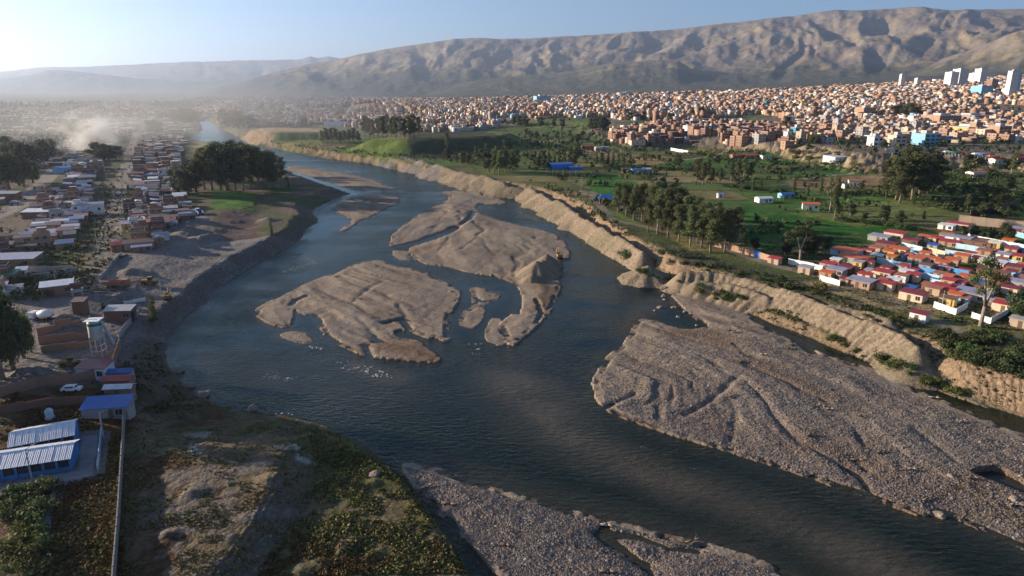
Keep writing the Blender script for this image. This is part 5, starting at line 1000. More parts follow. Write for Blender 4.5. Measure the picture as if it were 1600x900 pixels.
# ================================================================ built things placed one by one
def ang2(p, q): return math.atan2(q.y-p.y, q.x-p.x)
E0, E1 = hit(1370, 411), hit(1423, 420); EA = ang2(E0, E1)
cab_g = 'colourful cabins on the right bank'
def cabin(px, py, wp, wcol, rcol, label, h=2.3, dep=.62, rz=None, gable=False):
    p = hit(px, py); w_ = wp*pxm(p)*1.0; a = EA if rz is None else rz; d_ = max(2.4, w_*dep); c, s_ = math.cos(a), math.sin(a)
    pos = Vector((p.x-s_*d_*.5, p.y+c*d_*.5, 0)); pos.z = H1(pos.x, pos.y)
    root = shed_house(pos, a, wcol, rcol, w_, d_, h, label, cab_g, 'cabin', 'cabin', gable=gable, win=True, pitch=.35); return root
CAB = [(1394,377,21,'cream','red','cream house with red gable roof, highest at the top left of the cabins',3.6),(1370,378,22,'grey concrete','lilac-grey','low shed under a lilac roof left of the highest red-roofed house'),(1380,390,20,'dark brick','maroon','dark shed with maroon roof below the highest red-roofed house'),
(1316,401,30,'sky-blue','orange','pale blue cabin with wide orange roof at the upper left corner'),(1327,412,32,'grey concrete','orange','long grey cabin with long orange roof, below the pale blue one'),(1352,399,13,'pale tan','red','small tan cabin with red roof, left of a matching pair'),(1365,396,13,'pale tan','terracotta','small tan cabin with brown-red roof, right of a matching pair'),
(1386,402,13,'yellow','orange','small yellow-orange cabin left of the wide tan cabin'),(1400,398,19,'cream','orange','wide tan cabin with orange roof behind the small yellow-orange one'),(1338,419,11,'yellow','lilac-grey','tiny yellow cabin with grey roof below the long orange roof'),(1352,419,13,'cream','red','cream cabin with red-edged roof right of the tiny yellow one'),(1367,409,12,'yellow','white','yellow-cream cabin with white roof at the end of the blue-white wall'),
(1290,422,17,'grey concrete','red','grey cabin with red roof at the end of the broken white wall'),(1303,415,11,'brick-orange','white','small orange cabin with white roof beside the grey red-roofed one'),(1255,428,15,'pale tan','lilac-grey','tan flat-roofed hut standing alone on the track side of the white wall'),(1302,431,20,'grey concrete','lilac-grey','low cabin with lilac-grey roof behind the orange corner cabin'),(1318,427,15,'dark brick','maroon','low cabin with maroon roof joined to the lilac-grey one'),
(1288,436,15,'brick-orange','orange','orange cabin at the left end of the front white wall'),(1317,446,11,'brick-orange','maroon','brown-orange cabin between the front white wall and the blue-roofed one'),(1339,450,27,'brick-orange','lilac-grey','large orange cabin with blue-grey roof on the front row by the track'),(1348,438,14,'cream','red','small cabin with hipped red roof behind the large blue-grey-roofed one'),(1375,436,20,'cream','red','cream cabin with deep red roof alone in the middle of a grass lot'),
(1380,454,17,'cream','red','front cabin of the diagonal red and white roofed row'),(1392,447,15,'cream','white','white-roofed second cabin of the diagonal row'),(1403,441,15,'white','terracotta','third cabin of the diagonal row, with brown-red roof'),(1412,435,13,'cream','white','rear cabin of the diagonal row, with white roof'),(1423,440,14,'cream','red','square cream cabin with bright red roof behind the diagonal row'),(1421,471,25,'cream','maroon','long cream cabin with maroon roof alone near the track'),
(1428,413,15,'grey concrete','orange','cabin with orange-brown roof inside the blue-walled yard, left one'),(1438,410,14,'pale tan','orange','cabin with orange-brown roof inside the blue-walled yard, right one'),(1452,379,12,'cream','orange','cream cabin with orange roof, left of two joined at the top row'),(1462,380,11,'brick-orange','red','orange-red cabin, right of two joined at the top row'),(1476,374,12,'yellow','yellow' if 'yellow' in RM else 'orange','small yellow cabin left of the wide white one in the top row'),
(1490,379,30,'white','lilac-grey','wide white cabin with blue-grey roof in the top row'),(1522,385,30,'dark brick','rusty brown','wide dark open-fronted shed right of the white cabin'),(1552,388,11,'yellow','white','small cream-yellow cabin standing in front of the long white wall'),(1579,368,13,'white','red','white cabin with red roof near the right end of the compound wall'),(1592,366,18,'brick-orange','lilac-grey','orange cabin with dark roof at the right edge, under the compound wall'),
(1476,359,15,'white','white','small white hut left of the red-roofed hut under the compound wall'),(1494,358,22,'cream','red','wide hut with red roof at the left end of the compound wall'),(1420,383,17,'dark brick','maroon','low shed with maroon roof behind the tall white-blue wall'),(1480,386,19,'brick-orange','red','low red-roofed shed in front of the wide white cabin'),(1500,409,14,'brick-orange','orange','bright orange cube cabin, right of a pair in the middle'),(1485,414,14,'brick-orange','orange','bright orange cube cabin, left of a pair in the middle'),
(1535,401,13,'brick-orange','terracotta','orange cabin between the two long blue walls'),(1581,408,17,'yellow','red','yellow cabin with red roof near the right edge, on the long blue wall'),(1565,406,12,'white','lilac-grey','white cabin with lilac roof left of the yellow red-roofed one'),(1597,424,13,'brick-orange','orange','orange cabin cut by the right edge, below the long blue wall'),(1546,421,24,'cream','white','pinkish cabin with pale crumpled roof behind the big forked tree'),(1470,419,14,'brick-orange','orange','orange cabin with flat orange roof left of the dark blue wall'),
(1454,413,13,'white','orange','white cabin with orange-red roof at the right end of the blue-walled yard'),(1506,441,12,'brick-orange','orange','orange cabin just left of the crown of the big forked tree'),(1491,450,17,'white','red','white cabin with red roof and a door, beside the pale blue yard'),(1467,457,15,'cream','red','cream cabin with red roof, middle of three stepped cabins'),(1479,450,13,'pale tan','red','tan cabin with red roof, rear of three stepped cabins'),(1455,462,15,'pale tan','terracotta','pinkish tan cabin, front of three stepped cabins'),
(1480,464,12,'brick-orange','red','small cabin with red roof above the curved white enclosure'),(1489,472,13,'brick-orange','orange','orange-red cabin at the back of the curved white enclosure'),(1477,478,16,'yellow','rusty brown','dark orange cabin inside the curved white enclosure'),(1513,470,33,'grey concrete','lilac-grey','largest cabin roof, blue-grey, right behind the curved white enclosure'),(1523,456,13,'dark brick','rusty brown','small brown-roofed cabin behind the largest blue-grey roof'),(1544,445,10,'yellow','orange','small yellow-orange cabin seen through the branches of the forked tree'),
(1564,488,18,'cream','red','cream and orange cabin with red roof inside the angular white enclosure'),(1544,482,10,'cream','grey','tiny cream cabin beside the trunk of the forked tree'),(1575,461,15,'cream','maroon','cream cabin with maroon roof right of the forked tree'),(1590,453,18,'grey concrete','lilac-grey','cabin with lilac-grey roof at the right edge, above the bushy tree'),(1582,426,15,'dark brick','maroon','low maroon-roofed shed under the long blue wall at right'),(1590,512,17,'pale tan','grey','tan flat-roofed hut at the lower right corner of the cabins'),
(1432,503,17,'white','maroon','white hut with brown roof standing alone beside the spoil heaps'),(1207,413,14,'pale tan','red','tan hut with red roof between the brick wall and the white wall'),(1443,425,12,'grey concrete','rusty brown','low brown-roofed shed by the pale blue yard'),(1560,437,14,'brick-orange','rusty brown','rusty shed right of the crown of the forked tree')]
for c in CAB:
    cabin(c[0], c[1], c[2]*1.2, c[3], c[4], c[5], c[6] if len(c) > 6 else rnd.uniform(2.1, 2.6), gable=(rnd.random() < .06))
used_ = [(c[0], c[1], c[5]) for c in CAB]; EP = np.array([(1300,405),(1370,385),(1420,378),(1480,372),(1604,380),(1604,500),(1560,490),(1470,470),(1400,455),(1300,432)], float); k = 0
for t_ in range(4000):
    if k >= 46: break
    a, b_ = rnd.uniform(1300, 1602), rnd.uniform(375, 485)
    if not inside(np.array([a]), np.array([b_]), EP)[0] or min(math.hypot(a-u_[0], (b_-u_[1])*1.9) for u_ in used_) < 12.5 or math.hypot(a-1532, b_-508) < 14: continue
    nb = min(used_[:len(CAB)], key=lambda u_: math.hypot(a-u_[0], (b_-u_[1])*1.9)); side = ('left of' if a < nb[0]-6 else 'right of' if a > nb[0]+6 else 'behind' if b_ < nb[1] else 'in front of'); sh = ' '.join(nb[2].split(',')[0].split()[:6]); wc = rnd.choice(['pale tan', 'brick-orange', 'dark brick', 'sky-blue', 'cream', 'grey concrete']); rc = rnd.choice(['orange', 'red', 'orange', 'maroon', 'lilac-grey', 'blue', 'terracotta'])
    used_.append((a, b_, '')); k += 1; cabin(a, b_, rnd.uniform(9, 14), wc, rc, f"{wc} hut, {rc} roof, {side} the {sh}", rnd.uniform(1.7, 2.2))
# precast and painted yard walls: one child per panel
def wall_px(pts, col, label, h=2.2, name='yard_wall', step=3.4, posts=True, gap=0.0, zoff=0, cat='wall', thick=.14):
    q = [hit(a, b_) for a, b_ in pts]; o = q[0]; root = thing(name, label, cat, (o.x, o.y, H1(o.x, o.y)))
    m = col if not isinstance(col, str) else WM[col]
    for a, b_ in zip(q[:-1], q[1:]):
        L = math.hypot(b_.x-a.x, b_.y-a.y); n = max(1, int(L/step)); w_ = L/n; an = ang2(a, b_)
        for i in range(n):
            if gap and rnd.random() < gap: continue
            t0 = (i+.5)/n; x, y_ = a.x+(b_.x-a.x)*t0, a.y+(b_.y-a.y)*t0; z = H1(x, y_)-o.z*0
            me = cached(('pan', round(w_, 1), h, m.name), lambda: G().box(-w_/2+.07, w_/2-.07, -thick/2, thick/2, -.8, h).mesh('wall_panel', m))
            part('wall_panel', me, root, (x-o.x, y_-o.y, z-H1(o.x, o.y)+rnd.uniform(-.06, .06)), an)
            if posts: part('post', cached(('post', h, m.name), lambda: G().box(-.1, .1, -.13, .13, -.8, h+.1).mesh('post', m)), root, (a.x+(b_.x-a.x)*i/n-o.x, a.y+(b_.y-a.y)*i/n-o.y, z-H1(o.x, o.y)), an)
    return root
PALEB = solid('pale_blue_wall_paint', (.42, .58, .70), .8, .2, .15); MIDB = solid('blue_wall_paint', (.10, .27, .52), .8, .2, .15); OFFW = solid('whitewash', (.74, .74, .72), .85, .2, .12)
wall_px([(1219,410),(1285,424)], OFFW, 'broken white wall with gaps between the brick wall and the cabins', gap=.18)
wall_px([(1281,438),(1312,447)], OFFW, 'short front white wall along the track, left of the large orange cabin', h=1.9)
wall_px([(1353,452),(1366,444)], MIDB, 'short bright blue wall right of the large orange cabin')
wall_px([(1370,411),(1423,421)], PALEB, 'pale blue and white wall running right from the white-roofed yellow cabin')
wall_px([(1408,390),(1440,398)], PALEB, 'tall pale blue wall in front of the maroon-roofed shed', h=3.2); wall_px([(1449,398),(1476,404)], 'cream', 'tall cream wall right of the tall pale blue wall', h=3.0); wall_px([(1440,398),(1449,398.5)], 'dark brick', 'dark brown gate between the pale blue and the cream walls', h=2.8, name='yard_gate', cat='gate', step=2)
wall_px([(1476,397),(1600,419)], PALEB, 'long pale blue wall, lower of the two crossing the right half of the cabins')
wall_px([(1493,388),(1570,402)], PALEB, 'long blue-grey wall, upper of the two crossing the right half of the cabins'); wall_px([(1570,402),(1604,409)], 'cream', 'cream wall continuing the upper blue-grey wall to the right edge')
wall_px([(1502,371),(1604,392)], OFFW, 'long white wall behind the top row of cabins', h=2.4); wall_px([(1585,369),(1604,374)], 'sky-blue', 'short cyan wall at the right edge under the compound wall')
wall_px([(1408,409),(1425,402),(1447,409)], MIDB, 'dark blue corner wall around the yard with two orange roofs'); wall_px([(1465,423),(1513,433)], MIDB, 'dark blue wall left of the forked tree')
wall_px([(1428,433),(1467,441)], PALEB, 'pale blue front wall of the empty yard in the middle'); wall_px([(1434,425),(1476,434)], MIDB, 'dark blue rear wall of the empty yard in the middle')
wall_px([(1453,444),(1468,448),(1480,443)], PALEB, 'low pale blue yard corner above the stepped cabins'); wall_px([(1459,481),(1475,487),(1493,492),(1511,482)], OFFW, 'curved white enclosure wall on the track side', h=2.0)
wall_px([(1518,497),(1547,507),(1578,488)], OFFW, 'angular white enclosure wall around the foot of the forked tree', h=1.8); wall_px([(1582,438),(1604,432)], MIDB, 'bright blue wall at the right edge beside the lilac-grey roof')
wall_px([(1117,385),(1178,401)], 'brick-orange', 'long bare brick wall between the eucalyptus grove and the cabins', h=2.6, posts=True); wall_px([(1178,401),(1187,404)], BLUEP, 'bright blue gate in the long bare brick wall', h=2.7, name='yard_gate', cat='gate', step=3); wall_px([(1187,404),(1203,409)], 'brick-orange', 'short end of the brick wall right of the blue gate', h=2.4)
wall_px([(1497,349),(1604,360)], 'pale tan', 'long tan brick compound wall above the cabins', h=4.2, step=5); wall_px([(1515,340),(1586,325)], 'dark brick', 'dark rear side wall of the brick compound', h=3.8, step=5)
wall_px([(1048,235),(1075,240)], OFFW, 'white wall on the field below the dark brick quarter', h=3); wall_px([(1383,236),(1425,239)], OFFW, 'white wall above the scree cliff', h=2.5, step=5)
# single buildings on the fields
def open_roof(px, py, wp, label, arch=True, rm='blue', h=4.5, dep=.9, rz=0.1):
    p = hit(px, py); w_ = wp*pxm(p); d_ = w_*dep; root = thing('arched_canopy' if arch else 'pavilion', label, 'canopy' if arch else 'pavilion', p, rz)
    for sx_ in (-1, 0, 1):
        for sy in (-1, 1): part('post', cached(('cp', h), lambda: G().tube((0, 0, -1), (0, 0, h), .15).mesh('post', STEEL)), root, (sx_*w_*.46, sy*d_*.45, 0))
    g = G()
    if arch:
        n = 12; pr = [(-d_/2*math.cos(math.pi*i/n), h+d_*.27*math.sin(math.pi*i/n)) for i in range(n+1)]; pr2 = [(a*1.0, b_-.18) for a, b_ in reversed(pr)]
        for i in range(n): g.quad([(-w_/2, *pr[i]), (w_/2, *pr[i]), (w_/2, *pr[i+1]), (-w_/2, *pr[i+1])]); g.quad([(-w_/2, pr[i][0], pr[i][1]-.15), (-w_/2, pr[i+1][0], pr[i+1][1]-.15), (w_/2, pr[i+1][0], pr[i+1][1]-.15), (w_/2, pr[i][0], pr[i][1]-.15)])
    else:
        for sgn in (-1, 1): g.quad([(-w_/2-.3, sgn*(d_/2+.3), h-.1), (w_/2+.3, sgn*(d_/2+.3), h-.1), (w_/2*.6, 0, h+d_*.22), (-w_/2*.6, 0, h+d_*.22)]); g.quad([(sgn*(w_/2+.3), -d_/2-.3, h-.1), (sgn*(w_/2+.3), d_/2+.3, h-.1), (sgn*w_/2*.6, 0, h+d_*.22)])
    part('roof', g.mesh('roof', RM[rm]), root); return root
open_roof(875, 272, 36, 'large blue arched canopy above the river bank', rz=.25); o = open_roof(897, 274, 20, 'smaller blue arched canopy attached right of the large one', rz=.25)
open_roof(947, 317, 27, 'small blue-roofed pavilion at the end of the grove', arch=False, h=3.2, dep=.8); 
p = hit(946, 318); root = thing('parked_truck', 'orange truck parked under the small blue-roofed pavilion', 'truck', p, .3)
part('cab', G().box(-2.6, -1, -1, 1, .6, 2.5).mesh('cab', RM['orange']), root); part('truck_bed', G().box(-.9, 3, -1.1, 1.1, .9, 2.1).mesh('truck_bed', RM['orange']), root)
for x in (-1.8, 1.6):
    for y_ in (-1, 1): part('wheel', cached('wh', lambda: G().tube((0, -.2, 0), (0, .2, 0), .5, .5, 12).mesh('wheel', RUBBER)), root, (x, y_, .5))
def shed(px, py, wp, wcol, rcol, label, h=3.2, rz=.2, dep=.6, gable=True, name='field_house', cat='house'):
    p = hit(px, py); w_ = wp*pxm(p); return shed_house(p, rz, wcol, rcol, w_, w_*dep, h, label, None, cat, name, gable=gable, pitch=.8)
shed(997,271,22,'sky-blue','blue','hut covered with a bright blue tarpaulin in the middle of the fields'); shed(1010,270,12,'white','white','white hut right of the blue-tarpaulin hut'); shed(978,270,12,'dark brick','rusty brown','brown hut left of the blue-tarpaulin hut')
shed(1193,316,22,'white','white','white farm shed left of a blue one on the green meadow',2.6); shed(1228,309,20,'sky-blue','blue','light blue farm shed on the green meadow',2.6); shed(1266,327,22,'white','orange','orange-roofed cottage on the green fields',3.2,-.3); shed(1336,290,18,'white','terracotta','white cottage with red-brown roof below the ploughed field',3.4,-.3); shed(1322,294,10,'white','lilac-grey','small white hut left of the red-brown-roofed cottage',2.5)
shed(1125,309,9,'white','white','tiny white hut on the meadow hedge',2.2); shed(1305,252,28,'white','white','white-edged greenhouse on the slope left of the scree',3.5,.5,.7,False); shed(1525,276,22,'white','terracotta','white and red house on the rough slope at right',3.5); shed(1558,255,18,'white','red','red-roofed stall at the road bend, right edge',3); shed(1592,252,12,'reddish brick','red','red stall at the extreme right of the road',3)
shed(969,205,0.1+16,'pale tan','terracotta','tan walled house at the left end of the dark brick quarter',4); shed(965,223,20,'cream','rusty brown','cream-fronted shed below the dark brick quarter, left one',4); shed(995,225,22,'cream','rusty brown','cream-fronted shed below the dark brick quarter, right one',4); shed(940,235,20,'grey concrete','lilac-grey','blue-grey roofed shed on the fields left of the dark brick quarter',3.5); shed(918,233,18,'reddish brick','red','red-roofed shed at the field edge left of the dark brick quarter',3.5)
shed(527,197,34,'white','blue','hangar with bright blue roof at the left city edge',7,.1,.7,True,'blue_hangar','hangar'); shed(875,176,36,'cream','terracotta','long barn with dark red roof at the left edge of the city centre',5,.1,.5); shed(848,185,22,'cream','red','low cream house on the meadow below the red-roofed barn',3.5); shed(905,184,14,'white','white','low white house right of the cream meadow house',3.5)
shed(1150,247,16,'reddish brick','red','first red-roofed shed by the road below the brick quarter',3); shed(1172,247,26,'reddish brick','red','long red-roofed shed by the road below the brick quarter',3); shed(1196,248,14,'white','green','green-roofed shed at the right end of the red-roofed sheds',3)
for i, (x, c) in enumerate([(1478,'white'),(1490,'green'),(1500,'red'),(1512,'red'),(1524,'white'),(1536,'blue'),(1548,'orange')]): open_roof(x, 242+i*1.2, 9, f"{c} awning of a roadside market stall, {['leftmost','second','third','fourth','fifth','sixth','seventh'][i]} in the row", arch=False, rm=c, h=2.6)
# poles
def pole(px, py, hp_, label, lamp=False, m=None, cross=True):
    p = hit(px, py); h = hp_*pxm(p)*.96; root = thing('lamp_post' if lamp else 'utility_pole', label, 'lamp post' if lamp else 'pole', p, rnd.uniform(0, 1.5))
    part('pole', cached(('pl', round(h), lamp), lambda: G().tube((0, 0, -.5), (0, 0, h), .16, .09, 8).mesh('pole', CONC)), root)
    if lamp: part('lamp_arm', G().tube((0, 0, h-.1), (1.2, 0, h+.25), .05).mesh('lamp_arm', STEEL), root); part('lamp_head', G().box(.9, 1.6, -.16, .16, h+.15, h+.32).mesh('lamp_head', solid('lamp_grey', (.2, .2, .22), .5)), root)
    elif cross: part('crossarm', cached('xa', lambda: G().box(-1.1, 1.1, -.06, .06, -.06, .06).mesh('crossarm', WOODM)), root, (0, 0, h-.6))
    return root
pole(52,757,50,'lamp post in front of the lower white-roofed hall', True); pole(163,688,42,'lamp post behind the paved yard, right of the halls', True)
for x, y_, h, lb in [(166,280,24,'utility pole left of the dirt street near the smoke'),(172,450,30,'utility pole where the dirt street meets the gravel yard'),(252,460,26,'utility pole beside the loader on the gravel yard'),(154,395,32,'utility pole on the left side of the dirt street, nearest'),(205,352,30,'utility pole on the right side of the dirt street, nearest'),(193,300,20,'utility pole on the right side of the dirt street, second'),(36,290,22,'utility pole among the hazy trees at left'),(76,320,24,'utility pole beside the pale street at left'),(1075,222,20,'mast in front of the dark brick quarter'),(1210,192,18,'mast left of the teal house'),(908,300,22,'pole right of the blue arched canopies'),(1472,478,22,'wooden pole at the curved white enclosure')]: pole(x, y_, h, lb)
# the two white-roofed halls
def hall(pl, pr, dep, label, bays, eave=2.7, rise=1.1, ext=0):
    a, b_ = hit(*pl), hit(*pr); an = ang2(a, b_); L = math.hypot(b_.x-a.x, b_.y-a.y)+ext; d = Vector((math.cos(an), math.sin(an), 0)); nrm = Vector((-d.y, d.x, 0))
    z0 = max(H1(a.x, a.y), H1(b_.x, b_.y)); o = b_-d*(L/2)+nrm*(dep/2); root = thing('school_hall', label, 'hall', (o.x, o.y, z0), an)
    hx, hy = L/2, dep/2; BL = RM['blue']
    g = G(); g.box(-hx, hx, -hy, -hy+.15, -1, .75); g.box(-hx, hx, hy-.15, hy, -1, eave); g.box(-hx, -hx+.15, -hy+.15, hy-.15, -1, eave); g.box(hx-.15, hx, -hy+.15, hy-.15, -1, eave); g.box(-hx, hx, -hy, -hy+.15, eave-.4, eave-.005)
    g.prism([(-hy, eave), (hy, eave), (0, eave+rise-.06)], hx-.15, hx-.02); g.prism([(-hy, eave), (hy, eave), (0, eave+rise-.06)], -hx+.02, -hx+.15)
    part('walls', g.mesh('walls', solid('blue_wall', (.06, .20, .42), .8, .2)), root)
    for i in range(bays+1): x = -hx+i*L/bays; part('pillar', cached('pil', lambda: G().box(-.18, .18, -.1, .12, -.8, eave).mesh('pillar', solid('blue_wall', (.06, .20, .42)))), root, (x, -hy-.03, 0))
    for i in range(bays):
        x = -hx+(i+.5)*L/bays; f = part('window', cached(('hw', round(L/bays, 1)), lambda: G().box(-L/bays/2+.2, L/bays/2-.2, -.03, .03, -.75, .75).mesh('window', GLASS)), root, (x, -hy+.08, 1.53))
    ns = max(4, int(L/1.0)); w_ = L*1.04/ns; sl = math.hypot(hy+.6, rise*(hy+.6)/hy); tilt = math.atan2(rise, hy)
    for sgn in (-1, 1):
        me = cached(('rs', round(w_, 2), round(sl, 2), sgn), lambda: G().box(-w_/2+.02, w_/2-.02, -sl if sgn < 0 else 0, 0 if sgn < 0 else sl, 0, .05).mesh('roof_sheet', ribbed('white_roof_sheet', (.66, .67, .72), .3, .4)))
        for i in range(ns):
            o_ = part('roof_sheet', me, root, (-L*.52+(i+.5)*w_, 0, eave+rise+.02+rnd.uniform(0, .03))); o_.rotation_euler = (tilt*(1 if sgn < 0 else -1)+rnd.uniform(-.006, .006), 0, 0)
    part('ridge_cap', G().prism([(-.25, eave+rise+.03), (0, eave+rise+.14), (.25, eave+rise+.03)], -L*.52, L*.52).mesh('ridge_cap', WHT), root); return root
hall((0,752),(112,735),6.6,'long hall with white ribbed roof and blue window bays at the lower left edge',9,ext=8); hall((18,716),(120,700),6.6,'shorter hall with white ribbed roof behind the long one',5)
wall_px([(196,648),(194,690),(191,740),(188,800),(184,860),(179,925),(170,1000)], solid('weathered_precast', (.30, .27, .24), .9, .1, .3), 'long precast concrete wall dividing the waste ground at lower left', h=2.4, name='boundary_wall', step=2.4, thick=.2)
wall_px([(160,672),(153,738)], PALEB, 'pale blue fence on the right side of the paved yard', h=1.3, step=2.2, name='yard_fence', cat='fence')
def sheds_left(px, py, wp, wcol, rcol, label, h, rz, dep, gable=False, name='shed', pitch=.6):
    p = hit(px, py); w_ = wp*pxm(p); return shed_house(p, rz, wcol, rcol, w_, w_*dep, h, label, None, 'shed', name, gable=gable, pitch=pitch)
sheds_left(171,648,56,'grey concrete','blue','grey shed with bright blue roof above the paved yard',2.4,.16,.45,False,pitch=.9)
sheds_left(187,607,34,'reddish brick','red','red-roofed shed behind the white-roofed one by the brick wall',2.6,.1,.5,True); sheds_left(189,620,34,'reddish brick','white','shed with light folded roof in front of the red one',2.4,.1,.4,True); sheds_left(188,596,34,'grey concrete','blue','blue-roofed shed at the back of the striped roof row',2.6,.1,.4,True)
sheds_left(151,588,38,'white','maroon','white office hut with dark red roof in the brick yard',2.9,0,.6,False,'office_hut'); sheds_left(128,491,15,'dark brick','rusty brown','tall dark machine shed behind the retaining walls',4.2,.1,.8,False,'machine_shed'); sheds_left(190,501,34,'dark brick','grey','open shed with white-topped posts and deep blue front beside the silo',3.6,.08,.5,False,'open_shed')
p = hit(190, 503); root = thing('tarpaulin', 'deep blue tarpaulin hanging across the open shed front', 'tarpaulin', p, .08); part('sheet', G().box(-4, 4, -.05, .05, .1, 3.0).mesh('sheet', solid('navy_tarp', (.015, .03, .12), .7)), root)
wall_px([(60,527),(143,516)], 'reddish brick', 'highest of three stepped brick retaining walls', h=2.2, name='retaining_wall', step=4); wall_px([(62,540),(147,530)], 'reddish brick', 'middle one of three stepped brick retaining walls', h=2.2, name='retaining_wall', step=4); wall_px([(66,552),(150,543)], 'brown adobe', 'lowest of three stepped brick retaining walls', h=1.8, name='retaining_wall', step=4)
wall_px([(0,622),(60,606),(110,600),(165,592)], 'reddish brick', 'dark red brick wall below the gravel heaps', h=2.6, step=4); wall_px([(172,596),(188,545)], 'reddish brick', 'brick side wall climbing behind the red-roofed office hut', h=2.6, step=4); wall_px([(188,545),(186,530),(200,512),(218,492)], 'grey concrete', 'rubble and concrete wall curving up to the blue-fronted shed', h=1.8, step=3)
wall_px([(0,650),(80,636),(140,630)], 'dark brick', 'low dark brick wall behind the halls', h=2.0, step=4); wall_px([(26,440),(80,436),(124,428)], 'grey concrete', 'long pale concrete wall of the grassy lot', h=2.4, step=4); wall_px([(33,427),(115,423)], 'grey concrete', 'rear concrete wall of the grassy lot', h=2.2, step=4)
wall_px([(157,438),(178,412),(190,400)], 'grey concrete', 'low stone wall beside the head of the gravel yard', h=1.5, step=3); wall_px([(186,390),(252,386)], 'reddish brick', 'red and white brick wall closing the nearest house block', h=2.4, step=4); wall_px([(195,476),(228,470)], OFFW, 'white curved barrier in front of the machine yard', h=1.0, step=3, name='barrier', cat='barrier')
shed(218,388,36,'pale tan','rusty brown','long low house closing the block beside the gravel yard',2.8,sang,.35,False); shed(183,392,14,'reddish brick','red','small red-roofed hut at the corner of the dirt street',2.6,.6,.6,False); shed(27,415,52,'brown adobe','lilac-grey','wide adobe house with long grey roof at the left edge',3.2,.15,.5,False); shed(10,442,30,'reddish brick','green','brick house with green roof at the left edge',3.4,.1,.5,False); shed(92,460,36,'reddish brick','white','red shed with torn white roof beside the crusher',3.2,.5,.5,False); shed(36,432,12,'white','white','white parked camper-like hut beside the green-roofed house',2.4,.3,.6,False)
shed(144,335,30,'white','lilac-grey','white two-colour building with pale blue roof among the left houses',5.5,sang,.3,False); shed(66,340,40,'dark brick','white','long house with bright white roof edge near the pale street',3.5,.1,.4,False); shed(102,270,24,'sky-blue','blue','blue building beside the hazy trees at left',4,.1,.5,False); shed(15,312,24,'dark brick','grey','dark house beside the pale street, left edge',4,.1,.5,False)
# silo (cement batching tower)
p = hit(156, 556); k = pxm(p); hs = 54*k; root = thing('cement_silo', 'white cement silo tower on legs with green collar', 'silo', p, .1); sw = 8.5*k
g = G(); g.lathe([(.3, hs*.40), (sw, hs*.50), (sw, hs*.86), (sw*.9, hs*.9), (.1, hs*.93)], seg=16); part('tank', g.mesh('tank', solid('dusty_white', (.55, .56, .55), .6, .3, .25), True), root)
part('collar', G().lathe([(sw+.04, hs*.80), (sw+.08, hs*.80), (sw+.08, hs*.87), (sw+.04, hs*.87)], seg=16).mesh('collar', GREENP), root)
for sx_ in (-1, 1):
    for sy in (-1, 1): part('leg', cached('sleg', lambda: G().box(-.14, .14, -.14, .14, -1, hs*.52).mesh('leg', STEEL)), root, (sx_*sw*.75, sy*sw*.75, 0))
for z in (.14, .28, .42): part('brace', G().box(-sw*.75, sw*.75, -sw*.75-.05, -sw*.75+.05, hs*z, hs*z+.15).box(sw*.75-.05, sw*.75+.05, -sw*.75+.05, sw*.75, hs*z, hs*z+.15).mesh('brace', STEEL), root)
g = G(); g.box(-sw*1.1, sw*1.1, -sw*1.1, sw*1.1, hs*.93, hs*.94)
for q in range(4): a = q*math.pi/2+.785; g.tube((sw*1.5*math.cos(a), sw*1.5*math.sin(a), hs*.94), (sw*1.5*math.cos(a), sw*1.5*math.sin(a), hs*1.0), .05)
g.box(-sw*1.07, sw*1.07, -sw*1.09, -sw*1.05, hs*.99, hs*1.0); part('platform', g.mesh('platform', WHT), root)
part('chute', G().tube((sw*1.1, 0, hs*.9), (sw*2.6, -.5, hs*.3), .35).mesh('chute', STEEL), root)
# machines
def wheel(root, x, y_, r, w_=.45):
    wo = part('wheel', cached(('w', r, w_), lambda: G().tube((0, -w_/2, 0), (0, w_/2, 0), r, r, 14).mesh('wheel', RUBBER)), root, (x, y_, r)); part('rim', cached(('rim', r, w_), lambda: G().tube((0, -w_/2-.02, 0), (0, w_/2+.02, 0), r*.45, r*.45, 10).mesh('rim', YEL)), wo)
def loader(px, py, rz, label, s_=1.0):
    p = hit(px, py); root = thing('wheel_loader', label, 'wheel loader', p, rz, None, (s_, s_, s_))
    part('body', G().prism([(-1.1, .9), (1.1, .9), (1.1, 1.9), (.9, 2.2), (-.9, 2.2), (-1.1, 1.9)], -3.6, -.4).box(-.4, 2.2, -.8, .8, .8, 1.5).mesh('body', YEL), root); c_ = part('cab', G().box(-.9, .7, -.75, .75, 1.9, 3.3).box(-1.0, .8, -.85, .85, 3.3, 3.45).mesh('cab', YEL), root); part('window', G().box(-.75, .74, -.79, .79, 2.3, 3.15).mesh('window', GLASS), c_)
    part('lift_arm', G().prism([(-.55, 0), (-.35, 0), (-.35, .3), (-.55, .3)], 0, 2.6).prism([(.35, 0), (.55, 0), (.55, .3), (.35, .3)], 0, 2.6).mesh('lift_arm', YEL), root, (1.4, 0, 1.1))
    part('bucket', G().quad([(3.8, -1.5, .2), (3.8, 1.5, .2), (5.0, 1.5, .25), (5.0, -1.5, .25)]).quad([(3.8, -1.5, .2), (3.6, -1.5, .9), (3.6, 1.5, .9), (3.8, 1.5, .2)]).quad([(3.6, -1.5, .9), (4.0, -1.5, 1.4), (4.0, 1.5, 1.4), (3.6, 1.5, .9)]).quad([(3.8, -1.5, .2), (5, -1.5, .25), (4, -1.5, 1.4), (3.6, -1.5, .9)]).quad([(3.8, 1.5, .2), (3.6, 1.5, .9), (4, 1.5, 1.4), (5, 1.5, .25)]).mesh('bucket', STEEL), root)
    for x in (-2.3, 1.7):
        for y_ in (-1.15, 1.15): wheel(root, x, y_, .8)
